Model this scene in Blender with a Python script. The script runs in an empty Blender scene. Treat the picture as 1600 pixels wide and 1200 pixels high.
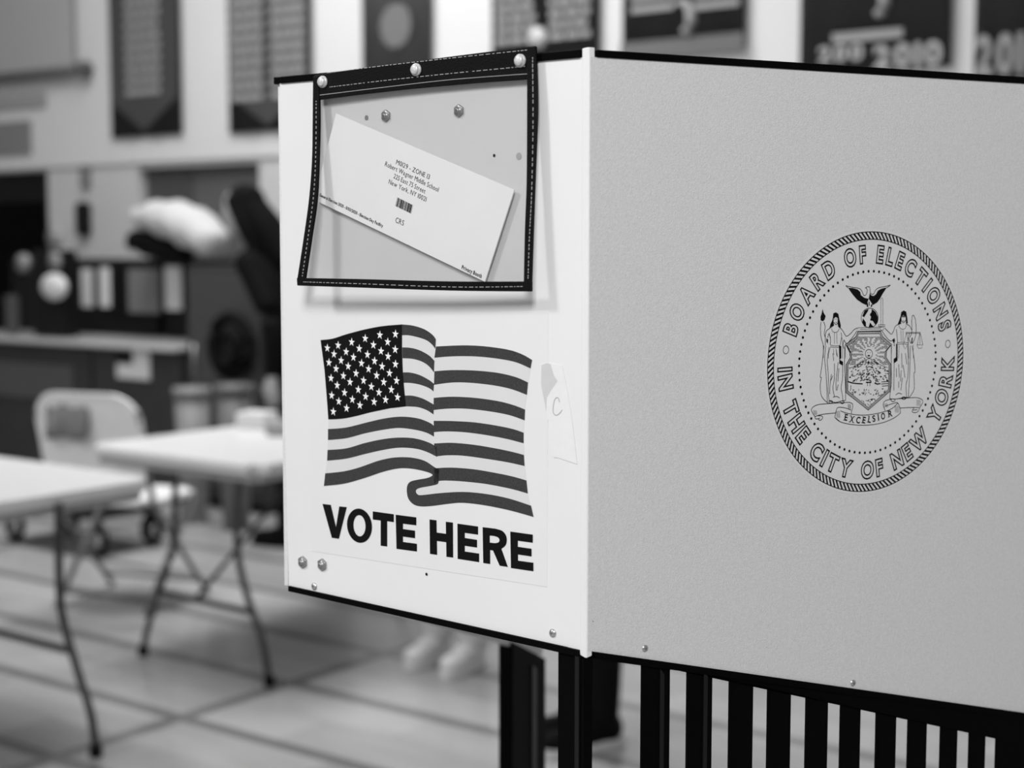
import bpy, bmesh, math, random
from mathutils import Vector, Matrix
from math import radians, sin, cos, tan, atan, pi

SC = bpy.context.scene
COL = SC.collection
random.seed(7)

# ------------------------------------------------------------------ camera
F = 2400.0                       # focal length in pixels of a 1600 px wide frame
ZC = 1.5                         # camera height
A_ = radians(53.0)
P_ = atan((600 - 388.0) / F)
AX = Vector((-cos(A_) * cos(P_), sin(A_) * cos(P_), -sin(P_)))
RT = Vector((sin(A_), cos(A_), 0.0))
UP = RT.cross(AX)


def ray(x, y):
    return AX + RT * ((x - 800) / F) - UP * ((y - 600) / F)


CAM = -1.18 * ray(920, 70)
CAM.z = ZC
cd = bpy.data.cameras.new('camera')
cam = bpy.data.objects.new('camera', cd)
COL.objects.link(cam)
m = Matrix.Identity(4)
for i in range(3):
    m[i][0] = RT[i]; m[i][1] = UP[i]; m[i][2] = -AX[i]; m[i][3] = CAM[i]
cam.matrix_world = m
cd.sensor_fit = 'HORIZONTAL'
cd.sensor_width = 36.0
cd.lens = 36.0 * F / 1600.0
cd.clip_start = 0.05
cd.clip_end = 100
cd.dof.use_dof = True
cd.dof.focus_distance = 1.30
cd.dof.aperture_fstop = 4.4
SC.camera = cam

# ------------------------------------------------------------------ world, lights, exposure
w = bpy.data.worlds.new('world')
SC.world = w
w.use_nodes = True
w.node_tree.nodes['Background'].inputs[0].default_value = (0.8, 0.8, 0.8, 1)
w.node_tree.nodes['Background'].inputs[1].default_value = 0.4
SC.view_settings.view_transform = 'Standard'
SC.view_settings.look = 'None'
SC.view_settings.gamma = 1.0
SC.view_settings.use_curve_mapping = False
SC.view_settings.exposure = 0.04


def area(name, loc, target, power, sx, sy=None, spread=None):
    d = bpy.data.lights.new(name, 'AREA')
    d.energy = power
    d.shape = 'RECTANGLE'
    d.size = sx
    d.size_y = sy or sx
    if spread:
        d.spread = radians(spread)
    o = bpy.data.objects.new(name, d)
    COL.objects.link(o)
    o.location = loc
    v = Vector(target) - Vector(loc)
    o.rotation_euler = v.to_track_quat('-Z', 'Y').to_euler()
    return o


area('key_lamp', (-3.6, -4.2, 5.4), (-0.3, 0, 1.4), 165, 0.9)
area('hall_area_light', (-4.6, 2.6, 6.0), (-4.2, 2.6, 0), 145, 4.0, 3.0)
area('wall_fill_light', (-6.2, 2.6, 5.8), (-6.0, 6.04, 2.2), 72, 2.6, 1.0)  # added fill that brightens the back wall, not a fixture of the hall
area('hall_area_light', (-5.2, 4.3, 6.0), (-5.0, 4.1, 0), 75, 2.0, 1.2, 110)  # extra overhead fill, added to lift the floor beyond the tables
area('wall_fill_light', (-3.8, 3.2, 5.8), (-3.8, 6.04, 2.6), 18, 1.6, 1.0)  # weaker added fill for the middle of the back wall
area('side_fill_light', (1.6, -2.7, 3.5), (0.05, 0.1, 1.4), 105, 0.9)  # fill added to brighten the booth's side panel

# ------------------------------------------------------------------ materials
MATS = {}


def mat(name, col, rough=0.6, metal=0.0, spec=0.5, noise=0.0, nscale=30.0, bump=0.0, bscale=200.0, coat=0.0):
    if name in MATS:
        return MATS[name]
    m = bpy.data.materials.new(name)
    m.use_nodes = True
    nt = m.node_tree
    b = nt.nodes['Principled BSDF']
    if not isinstance(col, tuple):
        col = (col, col, col)
    b.inputs['Base Color'].default_value = (*col, 1)
    b.inputs['Roughness'].default_value = rough
    b.inputs['Metallic'].default_value = metal
    b.inputs['Specular IOR Level'].default_value = spec
    if coat:
        b.inputs['Coat Weight'].default_value = coat
    tc = nt.nodes.new('ShaderNodeTexCoord')
    if noise or True:
        n = nt.nodes.new('ShaderNodeTexNoise')
        n.inputs['Scale'].default_value = nscale
        n.inputs['Detail'].default_value = 5
        nt.links.new(tc.outputs['Object'], n.inputs['Vector'])
        r = nt.nodes.new('ShaderNodeMapRange')
        nz = noise or 0.03
        r.inputs['From Min'].default_value = 0.3
        r.inputs['From Max'].default_value = 0.7
        r.inputs['To Min'].default_value = 1 - nz
        r.inputs['To Max'].default_value = 1 + nz
        nt.links.new(n.outputs['Fac'], r.inputs['Value'])
        mx = nt.nodes.new('ShaderNodeVectorMath')
        mx.operation = 'SCALE'
        mx.inputs[0].default_value = col
        nt.links.new(r.outputs['Result'], mx.inputs['Scale'])
        nt.links.new(mx.outputs['Vector'], b.inputs['Base Color'])
    if bump:
        n2 = nt.nodes.new('ShaderNodeTexNoise')
        n2.inputs['Scale'].default_value = bscale
        n2.inputs['Detail'].default_value = 3
        nt.links.new(tc.outputs['Object'], n2.inputs['Vector'])
        bp = nt.nodes.new('ShaderNodeBump')
        bp.inputs['Strength'].default_value = bump
        bp.inputs['Distance'].default_value = 0.001
        nt.links.new(n2.outputs['Fac'], bp.inputs['Height'])
        nt.links.new(bp.outputs['Normal'], b.inputs['Normal'])
    MATS[name] = m
    return m


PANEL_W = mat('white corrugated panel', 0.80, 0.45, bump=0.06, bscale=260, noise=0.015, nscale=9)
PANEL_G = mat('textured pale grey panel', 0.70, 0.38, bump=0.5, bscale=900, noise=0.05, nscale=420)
PAPER = mat('paper', 0.86, 0.8, noise=0.01)
SHEET = mat('sign sheet', 0.79, 0.35, noise=0.008)
FLAGW = mat('printed light stripe', 0.70, 0.4, noise=0.01)
FLAGD = mat('printed dark stripe', 0.047, 0.55, spec=0.15, noise=0.25, nscale=900)
INK = mat('black ink', 0.003, 0.6, spec=0.15)
INKG = mat('grey ink', 0.12, 0.6)
INKL = mat('faded ink', 0.25, 0.6)
PENC = mat('pencil line', 0.36, 0.7)
BLACK = mat('black plastic', 0.0018, 0.6, spec=0.04, bump=0.1, bscale=80)
BLACKR = mat('black plastic rib and lit edge', 0.008, 0.4, spec=0.25)
VBIND = mat('black vinyl binding', 0.004, 0.55, spec=0.09, bump=0.5, bscale=700)
THREAD = mat('grey thread', 0.42, 0.8)
METAL = mat('bright screw metal', 0.62, 0.28, metal=0.9)
METALD = mat('dull nut metal', 0.35, 0.4, metal=0.7)
PEARL = mat('pale snap cap', 0.66, 0.38, metal=0.25, noise=0.2, nscale=500)
TAPEM = mat('masking tape', 0.80, 0.6, noise=0.02, nscale=80)
TAPEG = mat('torn tape backing', 0.60, 0.7, noise=0.03, nscale=120)
WALL_U = mat('upper wall paint', 0.70, 0.6, noise=0.02, nscale=1.5)
WALL_L = mat('lower wall paint', 0.58, 0.6, noise=0.03, nscale=1.5)
CEIL = mat('ceiling paint', 0.6, 0.8)
TABLE = mat('white plastic table top', 0.66, 0.35)
TABLEE = mat('table edge', 0.35, 0.5)
STEEL = mat('dark painted steel tube', 0.03, 0.4)
RUBBER = mat('rubber', 0.004, 0.8, spec=0.1)
CHAIRW = mat('white plastic chair', 0.78, 0.45)
CAB = mat('dark cabinet', 0.034, 0.5, spec=0.25, noise=0.1, nscale=4)
CABD = mat('very dark cabinet', 0.006, 0.5, spec=0.2)
DECK = mat('glossy cabinet deck', 0.42, 0.25)  # grey surface; its pale tone also carries the light reflected off it
CLOTHD = mat('black cloth', 0.004, 0.85, spec=0.1)
CLOTHG = mat('grey cloth', 0.22, 0.85, noise=0.2, nscale=12)
CLOTHL = mat('light denim', 0.5, 0.85)
CLOTHW = mat('white cloth', 0.64, 0.85)
SKIN = mat('skin', 0.42, 0.5)
HAIR = mat('dark hair', 0.003, 0.8, spec=0.08)
BAN = mat('dark banner cloth', 0.024, 0.8, noise=0.1)
BANM = mat('mid grey banner cloth', 0.10, 0.8, noise=0.1)
BANT = mat('banner lettering', 0.32, 0.8)
BANL = mat('pale banner lettering', 0.40, 0.8)
SCREEN = mat('grey screen cloth', 0.40, 0.7)

# clear vinyl
VINYL = bpy.data.materials.new('clear vinyl')
VINYL.use_nodes = True
nt = VINYL.node_tree
nt.nodes.clear()
out = nt.nodes.new('ShaderNodeOutputMaterial')
tr = nt.nodes.new('ShaderNodeBsdfTransparent'); tr.inputs[0].default_value = (0.93, 0.93, 0.93, 1)
gl = nt.nodes.new('ShaderNodeBsdfGlossy'); gl.inputs['Roughness'].default_value = 0.12
tc = nt.nodes.new('ShaderNodeTexCoord')
mp = nt.nodes.new('ShaderNodeMapping'); mp.inputs['Scale'].default_value = (30, 30, 6)
nz = nt.nodes.new('ShaderNodeTexNoise'); nz.inputs['Scale'].default_value = 1.0; nz.inputs['Detail'].default_value = 3
bp = nt.nodes.new('ShaderNodeBump'); bp.inputs['Strength'].default_value = 0.5; bp.inputs['Distance'].default_value = 0.004
mx = nt.nodes.new('ShaderNodeMixShader')
nt.links.new(tc.outputs['Object'], mp.inputs[0]); nt.links.new(mp.outputs[0], nz.inputs['Vector'])
nt.links.new(nz.outputs['Fac'], bp.inputs['Height']); nt.links.new(bp.outputs['Normal'], gl.inputs['Normal'])
mx.inputs[0].default_value = 0.05; nt.links.new(tr.outputs[0], mx.inputs[1]); nt.links.new(gl.outputs[0], mx.inputs[2])
nt.links.new(mx.outputs[0], out.inputs[0])

# gym floor
FLOOR = bpy.data.materials.new('glossy gym floor')
FLOOR.use_nodes = True
nt = FLOOR.node_tree
b = nt.nodes['Principled BSDF']
tc = nt.nodes.new('ShaderNodeTexCoord')
mp = nt.nodes.new('ShaderNodeMapping')
mp.inputs['Location'].default_value = (0.17, -1.725, 0)
nt.links.new(tc.outputs['Object'], mp.inputs[0])
br = nt.nodes.new('ShaderNodeTexBrick')
br.offset = 0.0; br.squash = 1.0
br.inputs['Color1'].default_value = (0.44, 0.44, 0.44, 1)
br.inputs['Color2'].default_value = (0.40, 0.40, 0.40, 1)
br.inputs['Mortar'].default_value = (0.17, 0.17, 0.17, 1)
br.inputs['Scale'].default_value = 1.0
br.inputs['Mortar Size'].default_value = 0.034
br.inputs['Mortar Smooth'].default_value = 0.2
br.inputs['Brick Width'].default_value = 2.9
br.inputs['Row Height'].default_value = 0.4875
nt.links.new(mp.outputs[0], br.inputs['Vector'])
nz = nt.nodes.new('ShaderNodeTexNoise'); nz.inputs['Scale'].default_value = 2.2; nz.inputs['Detail'].default_value = 6
mp2 = nt.nodes.new('ShaderNodeMapping'); mp2.inputs['Scale'].default_value = (1, 4, 1)
nt.links.new(tc.outputs['Object'], mp2.inputs[0]); nt.links.new(mp2.outputs[0], nz.inputs['Vector'])
mr = nt.nodes.new('ShaderNodeMapRange'); mr.inputs['To Min'].default_value = 0.75; mr.inputs['To Max'].default_value = 1.25
nt.links.new(nz.outputs['Fac'], mr.inputs['Value'])
vm = nt.nodes.new('ShaderNodeVectorMath'); vm.operation = 'SCALE'
nt.links.new(br.outputs['Color'], vm.inputs[0]); nt.links.new(mr.outputs['Result'], vm.inputs['Scale'])
# board panels of slightly different stain
b2_ = nt.nodes.new('ShaderNodeTexBrick')
b2_.offset = 0.37; b2_.squash = 1.0
b2_.inputs['Color1'].default_value = (1.10, 1.10, 1.10, 1)
b2_.inputs['Color2'].default_value = (0.76, 0.76, 0.76, 1)
b2_.inputs['Mortar'].default_value = (0.85, 0.85, 0.85, 1)
b2_.inputs['Scale'].default_value = 1.0
b2_.inputs['Mortar Size'].default_value = 0.004
b2_.inputs['Brick Width'].default_value = 0.74
b2_.inputs['Row Height'].default_value = 0.24375
nt.links.new(mp.outputs[0], b2_.inputs['Vector'])
vm2 = nt.nodes.new('ShaderNodeVectorMath'); vm2.operation = 'MULTIPLY'
nt.links.new(vm.outputs['Vector'], vm2.inputs[0]); nt.links.new(b2_.outputs['Color'], vm2.inputs[1])
nt.links.new(vm2.outputs['Vector'], b.inputs['Base Color'])
b.inputs['Roughness'].default_value = 0.3
b.inputs['Coat Weight'].default_value = 0.45
b.inputs['Coat Roughness'].default_value = 0.12


# ------------------------------------------------------------------ helpers
def tag(o, label=None, cat=None, group=None, kind=None):
    if label: o['label'] = label
    if cat: o['category'] = cat
    if group: o['group'] = group
    if kind: o['kind'] = kind
    return o


def empty(name, loc=(0, 0, 0), label=None, cat=None, group=None, rz=0.0):
    o = bpy.data.objects.new(name, None)
    o.empty_display_size = 0.1
    COL.objects.link(o)
    o.location = loc
    o.rotation_euler.z = rz
    return tag(o, label, cat, group)


def link(name, verts, faces, material, parent=None, smooth=False):
    me = bpy.data.meshes.new(name)
    me.from_pydata([tuple(v) for v in verts], [], faces)
    me.update()
    me.materials.append(material)
    if smooth:
        for p in me.polygons: p.use_smooth = True
    o = bpy.data.objects.new(name, me)
    COL.objects.link(o)
    if parent: o.parent = parent
    return o


def bmobj(name, bm, material, parent=None, smooth=False):
    me = bpy.data.meshes.new(name)
    bm.normal_update()
    bm.to_mesh(me); bm.free()
    me.materials.append(material)
    if smooth:
        for p in me.polygons: p.use_smooth = True
    o = bpy.data.objects.new(name, me)
    COL.objects.link(o)
    if parent: o.parent = parent
    return o


def bevel(o, wdt=0.004, seg=2):
    md = o.modifiers.new('bevel', 'BEVEL'); md.width = wdt; md.segments = seg
    md.limit_method = 'ANGLE'
    return o


def box_bm(bm, c, s, rz=0.0, M=None):
    r = bmesh.ops.create_cube(bm, size=1.0)
    T = Matrix.Translation(c) @ Matrix.Rotation(rz, 4, 'Z') @ Matrix.Diagonal((*s, 1))
    if M: T = M @ T
    bmesh.ops.transform(bm, matrix=T, verts=r['verts'])


def box(name, c, s, material, parent=None, rz=0.0, bev=0.0):
    bm = bmesh.new()
    box_bm(bm, c, s, rz)
    o = bmobj(name, bm, material, parent)
    if bev: bevel(o, bev)
    return o


def prism(name, pts, d, material, parent=None, bev=0.0):
    """polygon of 3-D points extruded by the vector d"""
    n = len(pts)
    d = Vector(d)
    v = [Vector(p) for p in pts] + [Vector(p) + d for p in pts]
    f = [list(range(n)), [2 * n - 1 - i for i in range(n)]]
    for i in range(n):
        j = (i + 1) % n
        f.append([i, i + n, j + n, j])
    o = link(name, v, f, material, parent)
    bm = bmesh.new(); bm.from_mesh(o.data)
    bmesh.ops.recalc_face_normals(bm, faces=bm.faces[:])
    bm.to_mesh(o.data); bm.free()
    if bev: bevel(o, bev)
    return o


def tube_bm(bm, pts, r, n=10):
    pts = [Vector(p) for p in pts]
    rings = []
    for i, p in enumerate(pts):
        a = pts[max(i - 1, 0)]; b_ = pts[min(i + 1, len(pts) - 1)]
        t = (b_ - a).normalized()
        ref = Vector((0, 0, 1)) if abs(t.z) < 0.9 else Vector((1, 0, 0))
        u = t.cross(ref).normalized(); v = t.cross(u).normalized()
        rr = r[i] if isinstance(r, (list, tuple)) else r
        rings.append([bm.verts.new(p + (u * cos(2 * pi * k / n) + v * sin(2 * pi * k / n)) * rr) for k in range(n)])
    for i in range(len(rings) - 1):
        for k in range(n):
            bm.faces.new((rings[i][k], rings[i][(k + 1) % n], rings[i + 1][(k + 1) % n], rings[i + 1][k]))
    bm.faces.new(list(reversed(rings[0]))); bm.faces.new(rings[-1])


def tube(name, pts, r, material, parent=None, n=10):
    bm = bmesh.new(); tube_bm(bm, pts, r, n)
    return bmobj(name, bm, material, parent, True)


def catmull(pts, k=6):
    p = [Vector(q).to_3d() if len(q) == 2 else Vector(q) for q in pts]
    out_ = []
    for i in range(len(p) - 1):
        p0 = p[max(i - 1, 0)]; p1 = p[i]; p2 = p[i + 1]; p3 = p[min(i + 2, len(p) - 1)]
        for s in range(k):
            t = s / k
            out_.append(0.5 * ((2 * p1) + (p2 - p0) * t + (2 * p0 - 5 * p1 + 4 * p2 - p3) * t * t + (3 * p1 - p0 - 3 * p2 + p3) * t ** 3))
    out_.append(p[-1])
    return out_


def hit(x, y, p0, n):
    r = ray(x, y)
    return CAM + r * (n.dot(p0 - CAM) / n.dot(r))


def at_y(x, y, Y):
    r = ray(x, y)
    return CAM + r * ((Y - CAM.y) / r.y)


def at_z(x, y, Z=0.0):
    r = ray(x, y)
    return CAM + r * ((Z - CAM.z) / r.z)


# ------------------------------------------------------------------ booth frame of reference
def dirv(deg):
    t = radians(127.0 + deg)
    return Vector((cos(t), sin(t), 0))


L = dirv(50.3)                  # front panel runs this way from the corner
R = dirv(-60.0)                 # right-hand wing runs this way
ZV = Vector((0, 0, 1))
NL = L.cross(ZV)
if NL.dot(CAM) < 0: NL = -NL
NR = R.cross(ZV)
if NR.dot(CAM) < 0: NR = -NR
ORG = Vector((0, 0, 0))


class Plane:
    def __init__(s, o, d, n):
        s.o, s.d, s.n = o, d, n

    def P(s, u, z, off=0.0):
        return s.o + s.d * u + ZV * z + s.n * off

    def px(s, x, y, off=0.0):
        q = hit(x, y, s.o + s.n * off, s.n)
        return ((q - s.o).dot(s.d), q.z)


PL = Plane(ORG, L, NL)
PR = Plane(ORG, R, NR)


def plate(name, plane, pts, t, material, parent, off=0.0, bev=0.0):
    """polygon in plane coordinates; its face lies at off, thickness t behind it"""
    return prism(name, [plane.P(u, z, off) for u, z in pts], plane.n * (-t), material, parent, bev)


def fill_mesh(name, plane, loops, material, parent, off, ext=0.00006):
    """flat printed shape with holes, from closed loops in plane coordinates"""
    cu = bpy.data.curves.new('tmp', 'CURVE')
    cu.dimensions = '2D'; cu.fill_mode = 'BOTH'; cu.extrude = ext
    K = 100.0
    for lp in loops:
        sp = cu.splines.new('POLY')
        sp.points.add(len(lp) - 1)
        for i, (u, z) in enumerate(lp):
            sp.points[i].co = (u * K, z * K, 0, 1)
        sp.use_cyclic_u = True
    o = bpy.data.objects.new('tmp', cu); COL.objects.link(o)
    dg = bpy.context.evaluated_depsgraph_get()
    me = o.evaluated_get(dg).to_mesh()
    vs = [plane.P(v.co.x / K, v.co.y / K, off + v.co.z) for v in me.vertices]
    fs = [list(p.vertices) for p in me.polygons]
    o.to_mesh_clear()
    bpy.data.objects.remove(o); bpy.data.curves.remove(cu)
    return link(name, vs, fs, material, parent)


class Ink:
    """collects strokes and fills in plane coordinates into one printed mesh"""
    def __init__(s, plane, off=0.0004):
        s.plane, s.off, s.v, s.f = plane, off, [], []

    def stroke(s, pts, wd=0.0005, closed=False):
        pts = [Vector((p[0], p[1])) for p in pts]
        n = len(pts)
        base = len(s.v)
        for i in range(n):
            a = pts[(i - 1) % n] if (closed or i > 0) else pts[i]
            b_ = pts[(i + 1) % n] if (closed or i < n - 1) else pts[i]
            t = b_ - a
            if t.length < 1e-9: t = Vector((1, 0))
            t.normalize()
            k = Vector((-t.y, t.x)) * wd / 2
            for q in (pts[i] + k, pts[i] - k):
                s.v.append(s.plane.P(q.x, q.y, s.off))
        for i in range(n if closed else n - 1):
            j = (i + 1) % n
            s.f.append([base + 2 * i, base + 2 * i + 1, base + 2 * j + 1, base + 2 * j])

    def poly(s, pts):
        base = len(s.v)
        for u, z in pts: s.v.append(s.plane.P(u, z, s.off))
        from mathutils.geometry import tessellate_polygon
        for t in tessellate_polygon([[Vector((u, z, 0)) for u, z in pts]]):
            s.f.append([base + k for k in t])

    def build(s, name, material, parent):
        o = link(name, s.v, s.f, material, parent)
        return o


GL = {}


def glyph(ch, outline=None, offset=0.0):
    """vertices, faces, (xmin,xmax) of a character of the built-in font; cap height about 1"""
    key = (ch, outline, offset)
    if key in GL: return GL[key]
    cu = bpy.data.curves.new('tmp', 'FONT')
    cu.body = ch; cu.size = 1.0; cu.offset = offset
    cu.resolution_u = 4
    if outline:
        cu.fill_mode = 'NONE'; cu.bevel_depth = outline; cu.bevel_resolution = 0
    else:
        cu.fill_mode = 'FRONT'
    o = bpy.data.objects.new('tmp', cu); COL.objects.link(o)
    dg = bpy.context.evaluated_depsgraph_get()
    me = o.evaluated_get(dg).to_mesh()
    vs = [(v.co.x, v.co.y, v.co.z) for v in me.vertices]
    fs = [list(p.vertices) for p in me.polygons]
    o.to_mesh_clear()
    bpy.data.objects.remove(o); bpy.data.curves.remove(cu)
    xs = [v[0] for v in vs] or [0, 0.3]
    GL[key] = (vs, fs, min(xs), max(xs))
    return GL[key]


CAPH = max(v[1] for v in glyph('H')[0])


def text_line(ink, s, a, b_, cap, offset=0.0, spacing=0.07):
    """text fitted between plane points a and b_ (baseline), cap height cap"""
    a = Vector(a); b_ = Vector(b_)
    x = 0; items = []
    for ch in s:
        if ch == ' ':
            x += 0.28; continue
        vs, fs, x0, x1 = glyph(ch, None, offset)
        items.append((vs, fs, x - x0)); x += (x1 - x0) + spacing
    tot = x - spacing
    e1 = (b_ - a); ln = e1.length; e1 = e1 / ln
    e2 = Vector((e1.y, -e1.x))
    if e2.y < 0: e2 = -e2
    sx = ln / tot; sy = cap / CAPH
    for vs, fs, ox in items:
        base = len(ink.v)
        for v in vs:
            q = a + e1 * ((v[0] + ox) * sx) + e2 * (v[1] * sy)
            ink.v.append(ink.plane.P(q.x, q.y, ink.off))
        for f_ in fs: ink.f.append([base + k for k in f_])


# ================================================================== SETTING
YW = 6.042


def struct(name, c, s, material):
    return tag(box(name, c, s, material), kind='structure')


struct('floor', (-3.5, 1.0, -0.05), (21.2, 10.4, 0.1), FLOOR)
# back wall, built round its two doorways
D1 = (-10.1, -8.90, 2.07)
D2 = (-7.886, -6.68, 2.055)
WH = 7.0


def wall_back():
    bm = bmesh.new()
    x0, x1 = -14.0, 7.0
    def seg(a, b_, z0, z1, y0=YW, y1=YW + 0.2):
        box_bm(bm, ((a + b_) / 2, (y0 + y1) / 2, (z0 + z1) / 2), (b_ - a, y1 - y0, z1 - z0))
    seg(x0, D1[0], 0, 2.09)
    seg(D1[1], D2[0], 0, 2.09)
    seg(D2[1], x1, 0, 2.09)
    seg(D1[0], D1[1], D1[2], 2.09)
    seg(D2[0], D2[1], D2[2], 2.09)
    o = bmobj('wall_back', bm, WALL_L)
    o.data.materials.append(WALL_U)
    bm = bmesh.new(); bm.from_mesh(o.data)
    r = bmesh.ops.create_cube(bm, size=1.0)
    bmesh.ops.transform(bm, matrix=Matrix.Translation(((x0 + x1) / 2, YW + 0.09, (2.09 + WH) / 2)) @ Matrix.Diagonal((x1 - x0, 0.22, WH - 2.09, 1)), verts=r['verts'])
    for f_ in {f_ for v in r['verts'] for f_ in v.link_faces}: f_.material_index = 1
    bm.to_mesh(o.data); bm.free()
    tag(o, kind='structure')


wall_back()
struct('wall_left', (-14.0, 1.0, WH / 2), (0.2, 10.4, WH), WALL_U)
struct('wall_right', (7.0, 1.0, WH / 2), (0.2, 10.4, WH), WALL_U)
struct('wall_front', (-3.5, -4.9, WH / 2), (21.2, 0.2, WH), WALL_U)
struct('ceiling', (-3.5, 1.0, WH + 0.05), (21.2, 12.4, 0.1), CEIL)
# doors
d1 = struct('door_1', ((D1[0] + D1[1]) / 2, YW + 0.10, D1[2] / 2), (D1[1] - D1[0], 0.05, D1[2]), CABD)
bevel(box('door_panel', (-9.5, YW + 0.065, 1.0), (0.9, 0.02, 1.7), BLACK, d1), 0.01)
d2 = struct('door_2', ((D2[0] + D2[1]) / 2, YW + 0.10, D2[2] / 2), (D2[1] - D2[0], 0.05, D2[2]), mat('grey door paint', 0.12, 0.5))
box('door_leaf', (D2[0] + 0.26, YW + 0.07, 1.02), (0.46, 0.02, 2.0), mat('darker grey door paint', 0.07, 0.5), d2, bev=0.008)
tube('door_handle', [(D2[0] + 0.6, YW + 0.03, 1.0), (D2[0] + 0.6, YW + 0.03, 1.2)], 0.012, METAL, d2)

# ================================================================== BOOTH
booth = empty('voting_booth', (0, 0, 0), 'white privacy booth of folding panels on black slatted legs, sign and round seal on it', 'voting booth')
HL = 0.3528                                     # width of the front panel
botR = lambda u: 1.1815 - 0.2549 * u
topR = lambda u: 1.6465 + 0.010 * u
UR = 0.64
plate('front_panel', PL, [(0, 1.1808), (HL - 0.0035, 1.1843), (HL - 0.001, 1.35), (HL, 1.6500), (0, 1.6465)], 0.004, PANEL_W, booth)
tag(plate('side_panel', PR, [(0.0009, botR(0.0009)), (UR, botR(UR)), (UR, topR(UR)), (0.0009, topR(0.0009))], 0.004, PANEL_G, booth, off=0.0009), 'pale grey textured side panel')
# folded white corner strip that wraps the edge
bm = bmesh.new()
pts = [PL.P(0.006, 0, 0.0006), PL.P(0.0008, 0, 0.0006), PR.P(0.0002, 0, 0.0006), PR.P(0.0052, 0, 0.0006), PR.P(0.0052, 0, -0.003), PL.P(0.006, 0, -0.003)]
zt = [1.6535, 1.6535, 1.6540, 1.6540, 1.6540, 1.6535]
zb = [1.1770, 1.1752, 1.1752, 1.1765, 1.1765, 1.1770]
vb = [bm.verts.new(p + ZV * z) for p, z in zip(pts, zb)]
vt = [bm.verts.new(p + ZV * z) for p, z in zip(pts, zt)]
for i in range(6):
    j = (i + 1) % 6
    bm.faces.new((vb[i], vb[j], vt[j], vt[i]))
bm.faces.new(vt); bm.faces.new(list(reversed(vb)))
bmesh.ops.recalc_face_normals(bm, faces=bm.faces[:])
bevel(bmobj('corner_strip', bm, PANEL_W, booth), 0.0006)
# opposite wing, mirrored about the middle of the front panel
mid = L * (HL / 2)
Rm = Vector((R.x, R.y, 0)); Rm = Rm - 2 * Rm.dot(L) * L
NM = Rm.cross(ZV)
if NM.dot(R) < 0: NM = -NM                      # points into the booth
PM = Plane(L * HL, Rm, NM)
eu, ez = PM.px(848, 1028)
su, sz = PM.px(797, 1003)
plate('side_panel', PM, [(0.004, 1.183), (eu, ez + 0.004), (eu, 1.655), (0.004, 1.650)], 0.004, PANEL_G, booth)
# black edge trims
plate('top_trim', PL, [(0.007, 1.6465), (HL - 0.002, 1.650), (HL - 0.002, 1.6560), (0.007, 1.6528)], 0.008, BLACK, booth, off=0.0022, bev=0.0008)
plate('top_trim', PR, [(0.0062, topR(0)), (UR, topR(UR)), (UR, topR(UR) + 0.0062), (0.0062, topR(0) + 0.0058)], 0.008, BLACK, booth, off=0.0022, bev=0.0008)
plate('top_trim', PM, [(0.0, 1.650), (eu, 1.655), (eu, 1.661), (0.0, 1.656)], 0.008, BLACK, booth, off=0.002)
plate('bottom_trim', PL, [(0.006, 1.1757), (HL - 0.005, 1.1795), (HL - 0.005, 1.1843), (0.02, 1.1812), (0.006, 1.1804)], 0.010, BLACK, booth, off=0.0022)
plate('bottom_trim', PR, [(0.0085, botR(0.0085) - 0.0058), (UR, botR(UR) - 0.0058), (UR, botR(UR)), (0.006, botR(0.006))], 0.010, BLACK, booth, off=0.0022)
# slanted writing shelf inside
shelf = [PL.P(0.01, 1.195, -0.01), PL.P(HL - 0.01, 1.195, -0.01), PM.P(0.58, 1.195 - 0.2549 * 0.58, 0.006), PR.P(0.58, 1.195 - 0.2549 * 0.58, -0.006)]
prism('writing_shelf', shelf, (0, 0, 0.008), PANEL_G, booth)
# sloping rail and slats below the right-hand wing
rail = [(0.082, botR(0.082) - 0.0055), (0.62, botR(0.62) - 0.0055), (0.62, 1.1841 - 0.3235 * 0.62), (0.4669, 1.1841 - 0.3235 * 0.4669), (0.09, 1.1841 - 0.3235 * 0.09), (0.082, 1.1841 - 0.3235 * 0.082)]
plate('sloping_rail', PR, rail, 0.012, BLACK, booth, off=0.0005)
sl = [(0.0545, 0.0822), (0.1005, 0.1259), (0.1449, 0.1697), (0.1866, 0.2115), (0.2297, 0.2540), (0.2697, 0.2925), (0.3125, 0.3360), (0.3519, 0.3745), (0.3933, 0.4141), (0.4309, 0.4514)]
for k, (a, b_) in enumerate(sl):
    zt_ = botR(a) - 0.005 if k == 0 else 1.1841 - 0.3235 * a + 0.004
    zt2 = botR(b_) - 0.005 if k == 0 else 1.1841 - 0.3235 * b_ + 0.004
    s_ = plate('slat', PR, [(a, 0.05), (b_, 0.05), (b_, zt2), (a, zt_)], 0.0025, BLACK, booth, off=0.0)
    if k < 2:
        c_ = a + (b_ - a) * 0.62
        plate('slat_lit_edge', PR, [(c_, 0.05), (c_ + 0.004, 0.05), (c_ + 0.004, zt2 - 0.004), (c_, zt_ - 0.006)], 0.001, BLACKR, s_, off=0.0012)  # paler strip coloured in for the slat's lit side face
plate('end_board', PR, [(0.4669, 0.0), (0.62, 0.0), (0.62, 0.99), (0.4669, 1.035)], 0.0025, BLACK, booth)
plate('base_rail', PR, [(0.0, 0.0), (0.47, 0.0), (0.47, 0.05), (0.0, 0.05)], 0.012, BLACK, booth)


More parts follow.
